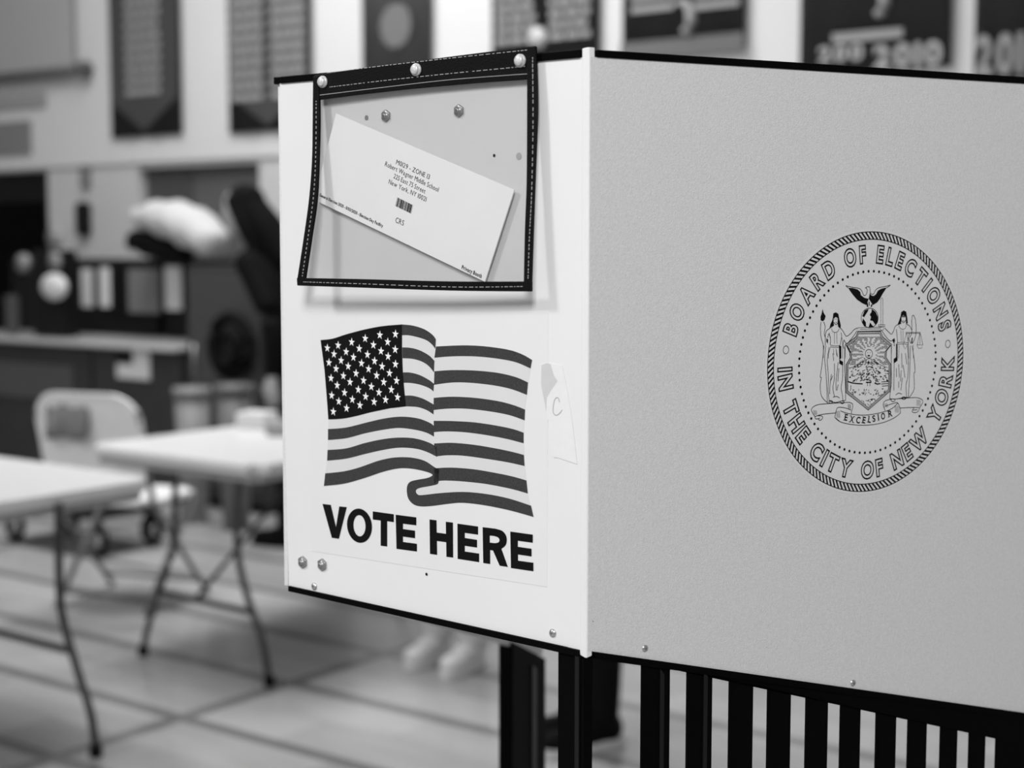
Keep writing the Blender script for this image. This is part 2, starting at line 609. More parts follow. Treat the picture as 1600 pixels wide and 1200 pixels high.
def leg_post(plane, u0, u1, depth, z1a, z1b, rib):
    p = plate('corner_leg', plane, [(u0, 0.0), (u1, 0.0), (u1, z1b), (u0, z1a)], depth, BLACK, booth, off=-0.0005)
    plate('leg_rib', plane, [(rib, 0.0), (rib + 0.004, 0.0), (rib + 0.004, min(z1a, z1b) - 0.002), (rib, min(z1a, z1b) - 0.002)], 0.002, BLACKR, p, off=0.0016)


leg_post(PL, 0.0035, 0.0285, 0.012, 1.179, 1.179, 0.0060)
plate('corner_leg', PR, [(-0.002, 0.0), (0.0065, 0.0), (0.0065, 1.174), (-0.002, 1.174)], 0.012, BLACK, booth, off=-0.0005)
# rear leg under the far wing, with its sloping cut top
pa, pb = PM.px(797, 1100)[0], PM.px(848, 1100)[0]
za, zb_ = PM.px(797, 1003)[1], PM.px(848, 1029)[1]
lp = plate('rear_leg', PM, [(pa, 0.0), (pb, 0.0), (pb, zb_), (pa, za)], 0.02, BLACK, booth, off=0.004)
rb_ = pa + (pb - pa) * 0.55
plate('leg_rib', PM, [(rb_, 0.0), (rb_ + 0.018, 0.0), (rb_ + 0.018, zb_ - 0.002), (rb_, zb_ + 0.008)], 0.002, BLACKR, lp, off=0.006)


# hardware
def screw_head(name, plane, x, y, r, parent, material=METAL, hexa=False, label=None):
    u, z = plane.px(x, y)
    bm = bmesh.new()
    c = plane.P(u, z, 0)
    n = plane.n; d = plane.d
    prof = [(0.0, 1.0), (0.15, 1.0), (0.45, 0.86), (0.7, 0.55), (0.8, 0.0)]
    if hexa: prof = [(0.0, 1.15), (0.55, 1.15), (0.62, 1.0), (0.66, 0.55), (1.1, 0.52), (1.3, 0.3), (1.32, 0.0)]
    rings = []
    K = 6 if hexa else 20
    K = 24
    for h, q in prof:
        ring = []
        for k in range(K):
            a = 2 * pi * k / K
            rr = q * r
            if hexa and h < 0.64:
                rr *= 1 / max(cos(((a + pi / 6) % (pi / 3)) - pi / 6), 0.5) * 0.93
            ring.append(bm.verts.new(c + n * (h * r * 0.8) + (d * cos(a) + ZV * sin(a)) * max(rr, 1e-5)))
        rings.append(ring)
    for i in range(len(rings) - 1):
        for k in range(K):
            bm.faces.new((rings[i][k], rings[i][(k + 1) % K], rings[i + 1][(k + 1) % K], rings[i + 1][k]))
    bmesh.ops.remove_doubles(bm, verts=bm.verts[:], dist=1e-5)
    bmesh.ops.recalc_face_normals(bm, faces=bm.faces[:])
    o = bmobj(name, bm, material, parent, True)
    if label: o['label'] = label
    # recess
    ik = Ink(plane, 0.8 * r * (1.33 if hexa else 0.81) + 0.0001)
    if hexa:
        ik.poly([(u + 0.28 * r * cos(2 * pi * k / 12), z + 0.28 * r * sin(2 * pi * k / 12)) for k in range(12)])
    else:
        ik.stroke([(u - 0.35 * r, z), (u + 0.35 * r, z)], r * 0.14)
        ik.stroke([(u, z - 0.35 * r), (u, z + 0.35 * r)], r * 0.14)
    if parent == booth or True:
        ik.build('drive_recess', INKG, o)
    return o


screw_head('lock_nut', PL, 474, 878, 0.0046, booth, METALD, True)
screw_head('lock_nut', PL, 504.5, 882, 0.0046, booth, METALD, True)
screw_head('screw', PL, 491.5, 916, 0.0035, booth)
screw_head('screw', PL, 864, 989, 0.0035, booth)
screw_head('screw', PR, 1007, 1013, 0.0033, booth)
screw_head('screw', PR, 1332, 1067, 0.0033, booth)
for x, y, r in [(604, 181, 0.0042), (718, 173, 0.0042)]:
    screw_head('screw', PL, x, y, r, booth, METALD, True)


def dot(plane, x, y, r, material, name, off=0.0004):
    u, z = plane.px(x, y)
    ik = Ink(plane, off)
    ik.poly([(u + r * cos(2 * pi * k / 20), z + r * sin(2 * pi * k / 20)) for k in range(20)])
    return ik.build(name, material, booth)


dot(PL, 667, 897, 0.0013, INK, 'screw_hole', 0.0006)
dot(PL, 772.5, 243, 0.0013, INK, 'screw_hole')
dot(PL, 573, 184, 0.0022, INKL, 'screw_hole')
dot(PL, 811, 244, 0.0028, mat('smudge', 0.5, 0.5), 'glue_spot')
dot(PR, 922 + 3, 970, 0.0004, INKG, 'scratch', 0.0018)

# ---------------------------------------------------------------- VOTE HERE sheet
sheet = plate('sign_sheet', PL, [PL.px(483, 485), PL.px(857, 487), PL.px(855, 917), PL.px(487, 861)], 0.0003, SHEET, booth, off=0.0003)
sheet['label'] = 'laminated sign with waving flag over the words VOTE HERE'
S7 = 520 / 1451.0


def z7(p): return PL.px(420 + p[0] * S7, 470 + p[1] * S7)


def band(top, bot):
    t = [(v.x, v.y) for v in catmull(top, 5)]
    b2 = [(v.x, v.y) for v in catmull(bot, 5)]
    return t + b2[::-1]


stripes = [
    # fly side, each as (top edge, bottom edge)
    ([(731, 199), (850, 194), (950, 199), (1050, 214), (1110, 235), (1150, 258)], [(724, 248), (800, 242), (900, 242), (1000, 252), (1080, 268), (1143, 295)]),
    ([(724, 307), (800, 302), (900, 304), (1000, 314), (1080, 333), (1132, 356)], [(722, 366), (800, 356), (880, 357), (980, 368), (1060, 385), (1127, 410)]),
    ([(721, 423), (800, 418), (900, 423), (1000, 437), (1070, 455), (1119, 474)], [(720, 476), (780, 470), (860, 470), (960, 481), (1050, 498), (1117, 521)]),
    ([(721, 523), (800, 524), (900, 530), (1000, 545), (1070, 560), (1113, 575)], [(721, 572), (780, 569), (860, 573), (950, 585), (1040, 602), (1113, 621)]),
    ([(722, 622), (800, 619), (900, 628), (1000, 645), (1070, 660), (1114, 672)], [(733, 678), (780, 673), (850, 675), (940, 687), (1040, 703), (1117, 720)]),
    ([(722, 730), (800, 727), (900, 735), (1000, 752), (1070, 767), (1125, 783)], [(722, 800), (745, 785), (800, 784), (880, 790), (960, 800), (1060, 820), (1131, 840)]),
    # between canton and fold
    ([(583, 103), (630, 108), (680, 124), (715, 148), (730, 168)], [(583, 150), (610, 150), (650, 158), (690, 172), (715, 192), (728, 210)]),
    ([(584, 203), (620, 205), (660, 216), (700, 238), (724, 262)], [(585, 250), (630, 253), (670, 265), (700, 285), (722, 312)]),
    ([(587, 312), (620, 313), (660, 324), (700, 345), (722, 362)], [(589, 357), (620, 358), (660, 365), (700, 380), (720, 395)]),
    ([(595, 413), (630, 414), (670, 425), (700, 440), (722, 453)], [(600, 460), (650, 463), (690, 476), (720, 495)]),
    # hoist side below the canton
    ([(260, 559), (340, 552), (430, 530), (510, 512), (580, 505), (650, 512), (700, 530), (722, 545)], [(260, 607), (340, 599), (420, 578), (500, 562), (570, 554), (640, 562), (690, 575), (722, 592)]),
    ([(258, 650), (340, 643), (420, 620), (500, 603), (570, 596), (640, 600), (700, 618), (735, 638)], [(256, 697), (340, 688), (420, 668), (500, 650), (570, 640), (640, 644), (690, 658), (735, 680)]),
]
low = [(248, 752), (330, 743), (400, 725), (480, 697), (550, 683), (620, 683), (680, 697), (724, 725), (745, 735)]
curl1 = [(742, 790), (735, 800), (700, 808), (665, 814), (647, 821), (643, 832), (650, 843), (668, 847), (750, 838), (850, 833), (950, 842), (1050, 862), (1145, 893)]
curl2 = [(1156, 942), (1060, 915), (950, 892), (850, 880), (780, 885), (720, 893), (670, 896), (635, 888), (612, 865), (604, 835), (606, 805), (620, 788), (650, 780), (690, 773), (710, 765), (715, 757), (690, 745), (630, 732), (570, 730), (500, 745), (420, 772), (330, 797), (242, 807)]
cv = lambda q, k=4: [(v.x, v.y) for v in catmull(q, k)]
curl_loop = cv(low) + cv(curl1) + cv(curl2)
canton = cv([(228, 171), (280, 165), (340, 146), (420, 125), (500, 110), (583, 103)]) + cv([(583, 200), (586, 300), (592, 380), (600, 460)]) + \
    cv([(530, 468), (450, 485), (380, 503), (320, 514), (262, 517)]) + cv([(255, 420), (245, 300)])
# pale cloth ground under the stripes
ground = cv([(583, 103), (630, 108), (680, 124), (715, 148), (733, 190)]) + cv([(733, 199), (850, 194), (950, 199), (1050, 214), (1110, 235), (1150, 258)]) + \
    cv([(1143, 295), (1127, 400), (1117, 500), (1113, 600), (1117, 700), (1131, 840), (1145, 893)]) + [(950, 850), (800, 840), (660, 850), (640, 825), (735, 790)] + \
    cv([(720, 730), (680, 700), (620, 690), (550, 690), (480, 703), (400, 730), (330, 750), (246, 757)]) + cv([(256, 697), (260, 600), (262, 517)]) + [(600, 460), (583, 200)]
fill_mesh('pale_stripes', PL, [[z7(p) for p in ground]], FLAGW, sheet, 0.00042)
for t_, b2 in stripes:
    fill_mesh('dark_stripe', PL, [[z7(p) for p in band(t_, b2)]], FLAGD, sheet, 0.00054)
fill_mesh('dark_stripe', PL, [[z7(p) for p in curl_loop]], FLAGD, sheet, 0.00054)
fill_mesh('star_field', PL, [[z7(p) for p in canton]], INK, sheet, 0.00066)
STARS = [(258, 206), (305, 194), (364, 180), (423, 164), (487, 149), (555, 145), (287, 232), (340, 222), (397, 208), (459, 192), (521, 179),
         (265, 269), (318, 260), (372, 246), (433, 234), (492, 219), (554, 212), (296, 296), (349, 285), (407, 272), (464, 262), (523, 242),
         (274, 337), (328, 327), (383, 316), (438, 297), (497, 286), (555, 276), (301, 368), (357, 354), (416, 347), (473, 325), (529, 315),
         (277, 412), (333, 400), (393, 387), (450, 374), (504, 354), (560, 348), (308, 438), (367, 430), (425, 417), (483, 399), (537, 387),
         (284, 483), (342, 468), (400, 455), (462, 440), (512, 431), (564, 420)]
ik = Ink(PL, 0.0008)
for sx, sy in STARS:
    cu_, cz_ = z7((sx, sy))
    ps = []
    for k in range(10):
        r_ = 0.0041 if k % 2 == 0 else 0.0016
        a = pi / 2 + k * pi / 5 + 0.06
        ps.append((cu_ + r_ * cos(a), cz_ + r_ * sin(a)))
    for k in range(10):
        pass
    ik.poly(ps)
ik.build('stars', PAPER, sheet)
S8 = 0.325


def z8(p): return PL.px(420 + p[0] * S8, 780 + p[1] * S8)


def ell(cx, cy, rx, ry, n=40, tilt=0.0):
    return [(cx + rx * cos(2 * pi * k / n), cy + ry * sin(2 * pi * k / n) + tilt * rx * cos(2 * pi * k / n)) for k in range(n)]


letters = [
    ('letter_v', [[(260, 22), (300, 27), (325, 133), (341, 34), (377, 38), (339, 190), (305, 185)]]),
    ('letter_o', [ell(438, 127, 60, 82, tilt=0.12), ell(438, 127, 29, 51, tilt=0.12)]),
    ('letter_t', [[(502, 58), (603, 72), (603, 110), (571, 105), (571, 227), (540, 223), (540, 102), (502, 97)]]),
    ('letter_e', [[(612, 74), (711, 87), (711, 125), (647, 117), (647, 143), (705, 151), (705, 187), (647, 179), (647, 205), (714, 214), (714, 251), (616, 238)]]),
    ('letter_h', [[(775, 97), (808, 101), (809, 160), (854, 166), (853, 108), (887, 112), (888, 280), (856, 276), (855, 206), (810, 200), (811, 267), (777, 262)]]),
    ('letter_e', [[(909, 117), (1008, 131), (1008, 170), (944, 161), (944, 186), (1003, 195), (1003, 232), (944, 223), (944, 251), (1013, 261), (1013, 302), (910, 286)]]),
    ('letter_r', [[(1030, 134)] + cv([(1090, 141), (1122, 151), (1140, 170), (1146, 193), (1141, 220), (1120, 238)]) + [(1151, 325), (1112, 319), (1080, 246), (1066, 244), (1066, 311), (1033, 306)],
                  [(1064, 174)] + cv([(1085, 176), (1104, 183), (1111, 195), (1106, 207), (1088, 211)]) + [(1064, 208)]]),
    ('letter_e', [[(1163, 155), (1271, 170), (1271, 209), (1199, 199), (1199, 228), (1265, 238), (1265, 275), (1200, 265), (1200, 295), (1274, 305), (1274, 346), (1166, 330)]]),
]
for nm, loops in letters:
    fill_mesh(nm, PL, [[z8(p) for p in lp_] for lp_ in loops], INK, sheet, 0.00054)

# ---------------------------------------------------------------- tape strip with a pencilled C
S9 = 180 / 1200.0


def z9(p): return PL.px(780 + p[0] * S9, 560 + p[1] * S9)


tape = plate('tape_strip', PL, [z9(p) for p in [(440, 60), (500, 45), (540, 48), (660, 75), (700, 270), (760, 620), (815, 1100), (600, 1030), (570, 1035), (535, 800), (500, 560), (440, 280)]], 0.0003, TAPEM, booth, off=0.0005)
tape['label'] = 'torn masking tape with a pencilled C'
ik = Ink(PL, 0.0006)
ik.poly([z9(p) for p in [(445, 70), (500, 48), (540, 60), (575, 180), (612, 235), (540, 340), (500, 410), (495, 560), (480, 470), (440, 270)]])
ik.build('torn_backing', TAPEG, tape)
ik = Ink(PL, 0.0007)
ik.stroke([z9((v.x, v.y)) for v in catmull([(633, 455), (622, 415), (600, 410), (580, 440), (567, 510), (570, 565), (595, 592), (630, 575), (662, 535)], 5)], 0.0006)
ik.build('pencilled_letter', PENC, tape)

# ---------------------------------------------------------------- document pouch
S6 = 460 / 1284.0


def z6w(p, w_):
    """a point of the pouch: sight line met with the front panel's plane w_ metres off its face"""
    return hit(420 + p[0] * S6, 50 + p[1] * S6, NL * w_, NL)


def wof(p):
    """how far the pouch stands off the panel"""
    s_ = min(max((p[0] - 150) / 1000.0, 0), 1)
    t_ = min(max((p[1] - 120) / 980.0, 0), 1)
    return 0.0045 + (0.021 * (1 - s_) + 0.011 * s_) * t_ ** 1.25


def strip(name, A, B, material, parent, thick=0.0018, extra=0.0, k=6):
    A = catmull(A, k); B = catmull(B, k)
    n = min(len(A), len(B))
    vs, fs = [], []
    for i in range(n):
        for q in (A[i], (A[i] + B[i]) / 2, B[i]):
            vs.append(z6w((q.x, q.y), wof((q.x, q.y)) + extra))
    for i in range(n - 1):
        for j in (0, 1):
            a = 3 * i + j
            fs.append([a, a + 1, a + 4, a + 3])
    o = link(name, vs, fs, material, parent, False)
    sm = o.modifiers.new('thick', 'SOLIDIFY'); sm.thickness = thick; sm.offset = 0
    bevel(o, 0.0004, 1)
    return o


pouch = bpy.data.objects.new('document_pouch', None); COL.objects.link(pouch); pouch.parent = booth
pouch['label'] = 'clear vinyl pouch bound in stitched black vinyl'
pouch.empty_display_size = 0.05
TOPA = [(200, 190), (450, 152), (700, 120), (950, 88), (1165, 62)]
TOPB = [(215, 297), (450, 267), (700, 241), (920, 222), (1140, 206)]
strip('top_binding', TOPA, TOPB, VBIND, pouch, 0.0024)
strip('side_binding', [(197, 195), (195, 400), (192, 560), (180, 720), (160, 870), (128, 1080)], [(221, 195), (223, 400), (218, 600), (210, 740), (187, 900), (160, 1080)], VBIND, pouch, 0.003, 0.0008)
strip('side_binding', [(1130, 66), (1130, 350), (1128, 650), (1120, 880), (1115, 1125)], [(1166, 64), (1172, 330), (1162, 620), (1153, 880), (1145, 1130)], VBIND, pouch, 0.003, 0.0008)
strip('bottom_binding', [(126, 1073), (400, 1078), (800, 1088), (1147, 1088)], [(128, 1106), (400, 1115), (800, 1128), (1147, 1132)], VBIND, pouch, 0.003, 0.0010)
# seam lip under the top band
strip('top_binding_lip', [(222, 274), (500, 240), (800, 206), (1130, 181)], [(222, 277), (500, 243), (800, 209), (1130, 184)], THREAD, pouch, 0.0006, 0.0016)


def stitches(rows):
    vs, fs = [], []
    for pts_, n, lift in rows:
        c_ = catmull(pts_, 40)
        # equal spacing by index
        for k in range(n):
            a = c_[int(k / n * (len(c_) - 1))]
            b2 = c_[min(int((k + 0.62) / n * (len(c_) - 1)) + 0, len(c_) - 1)]
            if (b2 - a).length < 1: continue
            w_ = wof((a.x, a.y)) + lift
            t = (b2 - a).normalized(); nrm = Vector((-t.y, t.x, 0)) * 1.3
            base = len(vs)
            for q in (a + nrm, b2 + nrm, b2 - nrm, a - nrm): vs.append(z6w((q.x, q.y), w_))
            fs.append([base, base + 1, base + 2, base + 3])
    o = link('stitching', vs, fs, THREAD, pouch)
    o['kind'] = 'stuff'
    sm = o.modifiers.new('thick', 'SOLIDIFY'); sm.thickness = 0.0003


stitches([([(255, 178), (500, 147), (800, 113), (1130, 78)], 46, 0.0016), ([(265, 240), (500, 212), (800, 180), (1125, 149)], 44, 0.0016),
          ([(206, 300), (205, 500), (196, 700), (170, 900), (145, 1070)], 40, 0.0026), ([(1150, 110), (1152, 400), (1146, 700), (1136, 900), (1130, 1080)], 46, 0.0026),
          ([(150, 1090), (400, 1098), (800, 1112), (1110, 1110)], 46, 0.0028)])


def pane(name, lift, ws=1.0, dx=0, dy=0, n=14):
    vs, fs = [], []
    Lf = catmull([(210, 240), (212, 400), (206, 600), (198, 740), (172, 900), (145, 1090)], 8)
    Rt = catmull([(1145, 160), (1146, 400), (1140, 650), (1134, 880), (1130, 1110)], 10)
    N = 28
    for i in range(N + 1):
        a = Lf[round(i / N * (len(Lf) - 1))]; b2 = Rt[round(i / N * (len(Rt) - 1))]
        for j in range(n + 1):
            q = a.lerp(b2, j / n)
            wv = wof((q.x, q.y)) * ws + lift + 0.0008 * sin(j * 1.3 + i * 0.21)
            vs.append(z6w((q.x + dx, q.y + dy), max(wv, 0.0012)))
    for i in range(N):
        for j in range(n):
            a = i * (n + 1) + j
            fs.append([a, a + 1, a + n + 2, a + n + 1])
    o = link(name, vs, fs, VINYL, pouch, True)
    return o


pane('front_pane', 0.0)
pane('back_pane', 0.0, 0.10, 14, 8)
for x, y in [(505, 128), (651, 109), (813.5, 95)]:
    q = ((x - 420) / S6, (y - 50) / S6)
    c = z6w(q, wof(q) + 0.0014)
    bm = bmesh.new()
    for sc_, h0, prof in [(1, 0, [(0.0, 0.0053), (0.0016, 0.0053), (0.0018, 0.0042), (0.0030, 0.0044), (0.0040, 0.0036), (0.0045, 0.0018), (0.0046, 0.0)])]:
        rings = []
        for h, r_ in prof:
            rings.append([bm.verts.new(c + NL * h + (L * cos(2 * pi * k / 24) + ZV * sin(2 * pi * k / 24)) * max(r_, 1e-5)) for k in range(24)])
        for i in range(len(rings) - 1):
            for k in range(24):
                bm.faces.new((rings[i][k], rings[i][(k + 1) % 24], rings[i + 1][(k + 1) % 24], rings[i + 1][k]))
    bmesh.ops.recalc_face_normals(bm, faces=bm.faces[:])
    bmobj('snap_cap', bm, PEARL, pouch, True)

# ---------------------------------------------------------------- envelope in the pouch
env_off = 0.0024
EP = Plane(ORG + NL * 0.0, L, NL)
ecor = [PL.px(531, 178), PL.px(809, 297), PL.px(763, 440), PL.px(496, 312)]
env = prism('envelope', [PL.P(u, z, 0.0046) for u, z in ecor], NL * -0.0011, PAPER)
tag(env, 'white address envelope with a barcode, lying tilted inside the clear pouch', 'envelope')
ik = Ink(PL, 0.0048)
z3 = lambda x, y: PL.px(480 + x * 0.2125, 230 + y * 0.2125)
text_line(ik, 'M0129 - ZONE 13', z3(680, 125), z3(925, 238), 0.0040, 0.0, 0.12)
text_line(ik, 'Robert Wagner Middle School', z3(598, 138), z3(990, 330), 0.0040, 0.0, 0.12)
text_line(ik, '225 East 75 Street', z3(662, 228), z3(893, 342), 0.0040, 0.0, 0.12)
text_line(ik, 'New York, NY 10021', z3(625, 268), z3(900, 402), 0.0040, 0.0, 0.12)
text_line(ik, 'CRS', z3(675, 552), z3(735, 578), 0.0045, 0.0, 0.12)
lt = ik.build('address_lettering', mat('address ink', 0.02, 0.7), env)
ik = Ink(PL, 0.0048)
text_line(ik, 'General Election 2020 - 11/03/2020 - Election Day Facility', z3(118, 360), z3(583, 590), 0.0026, 0.03, 0.1)
text_line(ik, 'Privacy Booth', z3(1162, 893), z3(1308, 962), 0.0032, 0.03, 0.1)
ik.build('corner_lettering', INK, env)
ik = Ink(PL, 0.0048)
q0, q1, q2, q3 = (692, 370), (806, 427), (793, 489), (677, 433)
rnd = random.Random(3)
t = 0.0
while t < 1.0:
    wd_ = rnd.choice([0.018, 0.03, 0.045])
    lo = lambda a, b2, s_: (a[0] + (b2[0] - a[0]) * s_, a[1] + (b2[1] - a[1]) * s_)
    e_ = min(t + wd_, 1)
    ik.poly([z3(*lo(q0, q1, t)), z3(*lo(q0, q1, e_)), z3(*lo(q3, q2, e_)), z3(*lo(q3, q2, t))])
    t = e_ + rnd.choice([0.012, 0.02, 0.03])
ik.build('barcode', INK, env)

# ---------------------------------------------------------------- round seal on the side panel
CU, CZ, RS = 0.2932, 1.4003, 0.1143
circ = lambda r, n=160: [(CU + r * cos(2 * pi * k / n), CZ + r * sin(2 * pi * k / n)) for k in range(n)]
seal = plate('seal_sticker', PR, circ(0.1165), 0.0001, mat('seal film', 0.73, 0.4, noise=0.02, nscale=400), booth, off=0.00105)
seal['label'] = 'round seal sticker with rope border and coat of arms'
ik = Ink(PR, 0.0012)
ik.stroke(circ(0.1140), 0.0008, True)
ik.stroke(circ(0.1076), 0.0008, True)
NR_ = 158
for k in range(NR_):
    a = 2 * pi * k / NR_
    a2 = a + 0.045
    ik.stroke([(CU + 0.1077 * cos(a), CZ + 0.1077 * sin(a)), (CU + 0.1139 * cos(a2), CZ + 0.1139 * sin(a2))], 0.0017)
ik.build('rope_border', INK, seal)
ik = Ink(PR, 0.0012)
for k in range(82):
    a = 2 * pi * k / 82
    c0, c1 = CU + 0.0798 * cos(a), CZ + 0.0798 * sin(a)
    ik.poly([(c0 + 0.00125 * cos(2 * pi * j / 10), c1 + 0.00125 * sin(2 * pi * j / 10)) for j in range(10)])
ik.build('dotted_ring', INK, seal)


# plane's u grows to the right in the photograph for PR
def ring_text(ik, s, a0, a1, rbase, cap, top=True, gap=0.16, sp=0.5):
    x = 0; items = []
    for ch in s:
        if ch == ' ':
            x += sp; continue
        vs, fs, x0, x1 = glyph(ch, 0.034, 0.035)
        wd_ = x1 - x0
        items.append((vs, fs, (x0 + x1) / 2, x + wd_ / 2)); x += wd_ + gap
    first, last = items[0][3], items[-1][3]
    for vs, fs, mid_, pos in items:
        t = (pos - first) / (last - first)
        a = radians(a0 + (a1 - a0) * t)
        e_r = Vector((cos(a), sin(a)))
        e1 = Vector((sin(a), -cos(a))) if top else Vector((-sin(a), cos(a)))
        e2 = e_r if top else -e_r
        sy = cap / CAPH
        arc = abs(radians(a1 - a0)) * (rbase + cap / 2) / (last - first)
        c = Vector((CU, CZ)) + e_r * rbase
        base = len(ik.v)
        for v in vs:
            q = c + e1 * ((v[0] - mid_) * min(arc * 0.93, sy * 1.2)) + e2 * (v[1] * sy)
            ik.v.append(PR.P(q.x, q.y, ik.off + v[2] * 0.004))
        for f_ in fs: ik.f.append([base + k for k in f_])


ik = Ink(PR, 0.0012)
ring_text(ik, 'BOARD OF ELECTIONS', 160.5, 18.5, 0.0878, 0.0140, True)
ring_text(ik, 'IN THE CITY OF NEW YORK', 181.5, 357.5, 0.1022, 0.0140, False)
for a in (171.5, 8.0):
    c0, c1 = CU + 0.0955 * cos(radians(a)), CZ + 0.0955 * sin(radians(a))
    ik.stroke([(c0 + 0.0030 * cos(2 * pi * j / 20), c1 + 0.0034 * sin(2 * pi * j / 20)) for j in range(20)], 0.0006, True)
ik.build('ring_lettering', INK, seal)

# coat of arms, drawn as fine printed strokes
X6 = lambda p: PR.px(1280 + p[0] * 150 / 1385.0, 430 + p[1] * 150 / 1385.0)
X7 = lambda p: PR.px(1265 + p[0] * 180 / 1543.0, 540 + p[1] * 180 / 1543.0)
X2 = lambda p: PR.px(1250 + p[0] * 210 / 969.0, 420 + p[1] * 210 / 969.0)
W1, W2 = 0.00060, 0.00042


def lines(ik, X, polys, wd_=W1, smooth=True):
    for p in polys:
        q = [(v.x, v.y) for v in catmull(p, 4)] if smooth and len(p) > 2 else p
        ik.stroke([X(v) for v in q], wd_)


def fills(ik, X, polys):
    for p in polys: ik.poly([X(v) for v in p])


ik = Ink(PR, 0.0012)
fills(ik, X6, [
    [(405, 180), (470, 185), (540, 205), (578, 240), (590, 290), (640, 325), (700, 340), (680, 400), (665, 430), (600, 400), (530, 350), (470, 280), (430, 225)],
    [(960, 175), (880, 195), (830, 225), (805, 275), (770, 300), (735, 290), (718, 250), (700, 340), (740, 400), (760, 430), (820, 395), (860, 345), (900, 270), (940, 210)],
    [(668, 400), (690, 400), (695, 460), (672, 455)], [(700, 380), (712, 380), (715, 440), (702, 440)], [(735, 420), (758, 420), (745, 460), (728, 455)]])
lines(ik, X6, [[(370, 150), (470, 175), (560, 190), (600, 225), (625, 285), (650, 290), (670, 265), (680, 215), (665, 180), (685, 165), (715, 175), (722, 240), (745, 275), (775, 265), (800, 215), (850, 180), (950, 160), (1015, 142)],
               [(370, 150), (405, 185)], [(1015, 142), (960, 185)], [(648, 185), (668, 176)]])
ik.build('eagle', INK, seal)

ik = Ink(PR, 0.0012)
ik.stroke([X6(p) for p in ell(715, 615, 122, 140, 40)], W1, True)
fills(ik, X6, [[(640, 510), (700, 482), (688, 520), (650, 580), (635, 605), (608, 590)], [(618, 620), (660, 680), (662, 745), (632, 735), (608, 670)],
               [(745, 485), (800, 530), (832, 600), (832, 680), (800, 720), (760, 660), (720, 650), (735, 600), (715, 570), (740, 530)], [(720, 680), (770, 745), (700, 748)]])
lines(ik, X6, [[(875, 345), (875, 715)], [(905, 345), (905, 715)], [(875, 345), (890, 325), (905, 345)], [(840, 715), (938, 715), (938, 738), (840, 738), (840, 715)], [(870, 738), (870, 790), (915, 790), (915, 738)]], W2, False)
ik.build('globe_and_sword', INK, seal)

ik = Ink(PR, 0.0012)
# left figure
fills(ik, X6, [[(35, 485), (50, 540), (80, 590), (65, 640), (40, 665), (8, 650), (5, 600), (20, 560)],
               [(185, 600), (190, 550), (225, 535), (262, 555), (275, 620), (298, 720), (295, 765), (258, 735), (250, 690), (255, 620), (225, 602), (195, 625), (195, 680), (200, 720), (170, 735), (135, 760), (150, 700), (175, 650)],
               [(283, 1020), (305, 1020), (305, 1200), (283, 1200)], [(90, 905), (115, 930), (110, 990), (92, 960)]])
lines(ik, X6, [[(15, 670), (5, 760), (15, 900), (45, 1010), (45, 1190)], [(50, 670), (72, 740), (60, 840), (75, 900)], [(198, 680), (228, 712), (250, 690)], [(205, 632), (218, 632)], [(235, 632), (248, 632)], [(222, 680), (238, 680)],
               [(200, 720), (140, 765), (95, 800), (75, 860), (75, 900), (75, 1010)], [(262, 740), (320, 790), (360, 860), (385, 880), (440, 840), (490, 785), (540, 760)],
               [(345, 930), (380, 985), (440, 930), (500, 850), (530, 800)], [(130, 830), (150, 930), (145, 1000)], [(300, 830), (310, 880), (290, 1005)], [(345, 930), (330, 1000), (345, 1060)], [(110, 900), (125, 850), (150, 900)]])
lines(ik, X6, [[(205, 830), (208, 990)], [(240, 830), (245, 990)], [(165, 770), (180, 810), (220, 825), (255, 810), (275, 770)], [(145, 1005), (215, 1020), (290, 1010)], [(145, 1030), (215, 1042), (290, 1035)],
               [(315, 900), (325, 1000), (322, 1200)], [(150, 1040), (125, 1120), (120, 1200)], [(190, 1060), (200, 1150)], [(230, 1060), (240, 1160)], [(360, 990), (365, 1200)]], W2)
lines(ik, X7, [[(180, 0), (165, 150), (150, 280), (130, 415), (145, 430), (130, 540), (150, 680), (240, 775)], [(205, 0), (190, 180), (210, 400), (225, 760)], [(250, 20), (225, 200), (240, 420), (235, 600), (250, 740)],
               [(430, 250), (430, 430), (410, 560), (430, 680), (430, 740)], [(460, 0), (455, 270), (465, 480), (470, 730)], [(250, 740), (330, 760), (400, 745), (470, 730)]])
lines(ik, X7, [[(320, 240), (320, 430), (300, 560), (320, 680)], [(370, 220), (350, 400), (340, 500), (345, 600)], [(280, 380), (262, 520), (255, 650)], [(300, 100), (310, 200)], [(345, 60), (360, 150)], [(300, 690), (350, 680), (390, 700)], [(370, 520), (355, 600)], [(300, 400), (270, 470)], [(380, 300), (365, 480)]], W1)
fills(ik, X7, [[(385, 185), (435, 215), (435, 270), (385, 240)], [(380, 0), (400, 0), (402, 180), (385, 190)]])
for c in ((270, 752), (425, 757)): ik.stroke([X7(p) for p in ell(c[0], c[1], 26, 18, 14)], W1, True)
ik.build('robed_figure', INK, seal)
ik = Ink(PR, 0.0012)
